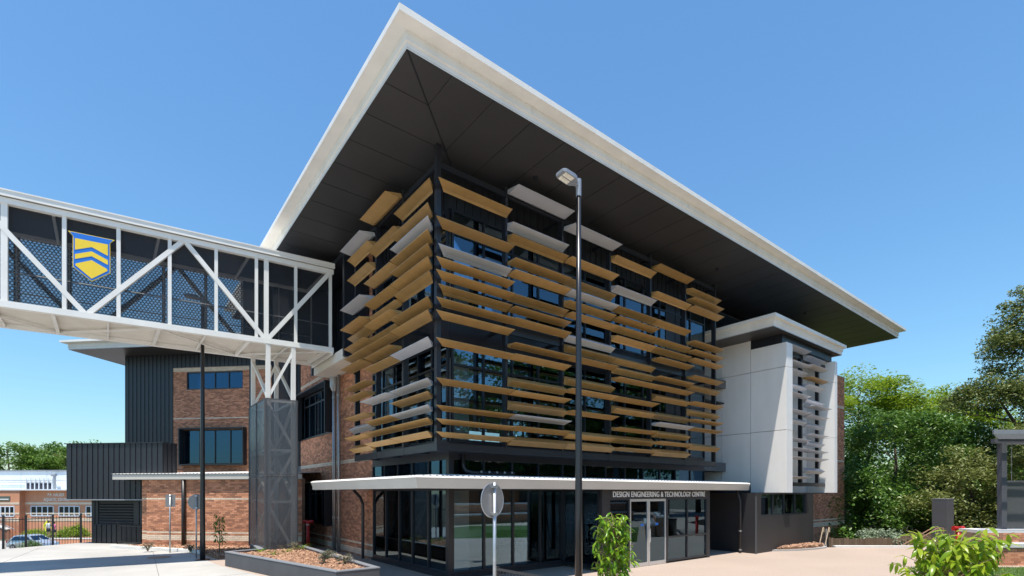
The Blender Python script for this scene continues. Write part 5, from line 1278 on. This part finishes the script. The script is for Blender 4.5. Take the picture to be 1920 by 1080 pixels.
pg('screen', 18.92, 23.0, -1.03, -1.02, 1.30, 3.05, 'pergola_screen'); pg('screen_rail', 18.92, 23.0, -1.06, -0.98, 3.05, 3.12, 'pergola_steel')
for s in (19.2,19.75,20.6): pg('cable', s, s+0.015, -1.03, -1.015, 3.12, 4.55, 'galv')
pg('beam', 18.5, 24, -1.12, -0.95, 4.55, 4.72, 'pergola_steel')
for i in range(14):
    s = 17.36+0.0*i; o_ = 0.55-0.25*i; s = 17.0+0.27*i
    obj('roof_slat', MB().bar(PGF.p(s,o_,4.80-0.005*i),PGF.p(24,o_,4.80-0.005*i),0.05,0.12), 'lamp_grey', PG)
obj('edge_beam', MB().bar(PGF.p(16.9,0.66,4.79),PGF.p(24,0.66,4.79),0.05,0.15), 'lamp_grey', PG)
sheet('lawn', [at(17.9,14.0),at(18.0,26),at(8,22),at(5,12),at(9,10.2),at(13,12.2)], 0.006, 'lawn')
LP = [at(17.9,14.0),at(18.0,19),at(13,18),at(13,12.2)]
n = 14000; P = []
while len(P) < n:
    D_, R_ = random.uniform(11.5,17.9), random.uniform(12,20); P.append((*at(D_,R_),0.006))
P = [p for p in P if in_poly(p[0],p[1],[at(17.9,14.0),at(18.0,20),at(11.5,18),at(11.5,11.6)])]
P = np.array(P); k = len(P); N = RNG.normal(size=(k,3)); N[:,2] = 0; N = unit(N); U = RNG.normal(size=(k,3))*0.35; U[:,2] = 1; U = unit(U); Ls = RNG.uniform(0.05,0.09,k)
V, Fc = leaf_mesh_arrays(P + U*(Ls/2)[:,None], N, U, Ls, np.full(k,0.012)); go = bpy.data.objects.new('grass', np_mesh('grass', V, Fc, 'grass_blade')); C.objects.link(go); go['kind'] = 'stuff'; go['label'] = 'short sunlit grass in front of the brick seat wall'; go['category'] = 'grass'
bin_ = thing('dark_bin', 'dark grey post-like bin partly hidden by the glossy shrub', 'bin', (*at(20.0,18.55),0), ya+R(20))
obj('body', MB().box(-0.22,0.22,-0.22,0.22,0,0.98), 'board_sign', bin_, local=True, bevel=0.015); obj('lid', MB().box(-0.235,0.235,-0.235,0.235,0.98,1.06), 'black_metal', bin_, local=True); obj('side_panel', MB().box(0.221,0.23,-0.19,0.19,0.05,0.95), 'galv', bin_, local=True)

# ================================================================ ACROSS THE PLAZA (guessed surroundings, added out of view for the glass to reflect)
OB = thing('opposite_building', 'low brick hall across the plaza, added out of view for the foyer glass to mirror', 'building', (30,-22,0))
obj('wall', MB().box(12,62,-34,-22,0,6.2), 'brick', OB); obj('roof', MB().add([(11,-35,6.2),(63,-35,6.2),(63,-21,6.2),(11,-21,6.2),(17,-28,9.0),(57,-28,9.0)], [(0,1,2,3),(0,1,5,4),(1,2,5),(2,3,4,5),(3,0,4)]), 'brick', OB)
for i in range(8): w_ = obj('window', MB().box(15+6*i,18.5+6*i,-22.0,-21.94,1.0,4.9), 'interior_dark', OB)
SW = thing('seat_wall', 'long brick seat wall with white coping across the plaza, added for the foyer glass to mirror', 'wall', (20,-9,0))
obj('lower_wall', MB().box(6,40,-9.5,-9,0,0.7), 'brick', SW); obj('coping', MB().box(5.9,40,-9.6,-8.9,0.7,0.84), 'white_paint', SW); obj('upper_wall', MB().box(6,40,-10.5,-10.0,0,1.6), 'brick', SW); obj('coping', MB().box(5.9,40,-10.6,-9.9,1.6,1.74), 'white_paint', SW)
sheet('lawn', [(8,-8.9),(40,-8.9),(40,-8.1),(8,-8.1)], 0.006, 'lawn')
for i, (x, y, h_) in enumerate(((24,-15,17),(33,-13.5,18),(42,-15,18),(51,-13,18),(61,-15,19),(72,-14,19))):
    tree(['first','second','third','fourth','fifth','sixth','seventh','eighth'][i] + ' shade tree across the plaza, added out of view for the windows to mirror', (x,y,0), h_, [lob(0,0,h_*0.78,4.6,4.0,3.8),lob(3.2,1,h_*0.52,4.2,3.4,3.2),lob(-3.2,-1,h_*0.54,4.2,3.4,3.2),lob(0,1,h_*0.3,4.6,3.2,2.4)], 'leaf_dark', 190, 60, 0.42, 1.6, 0.3, group='trees across the plaza')
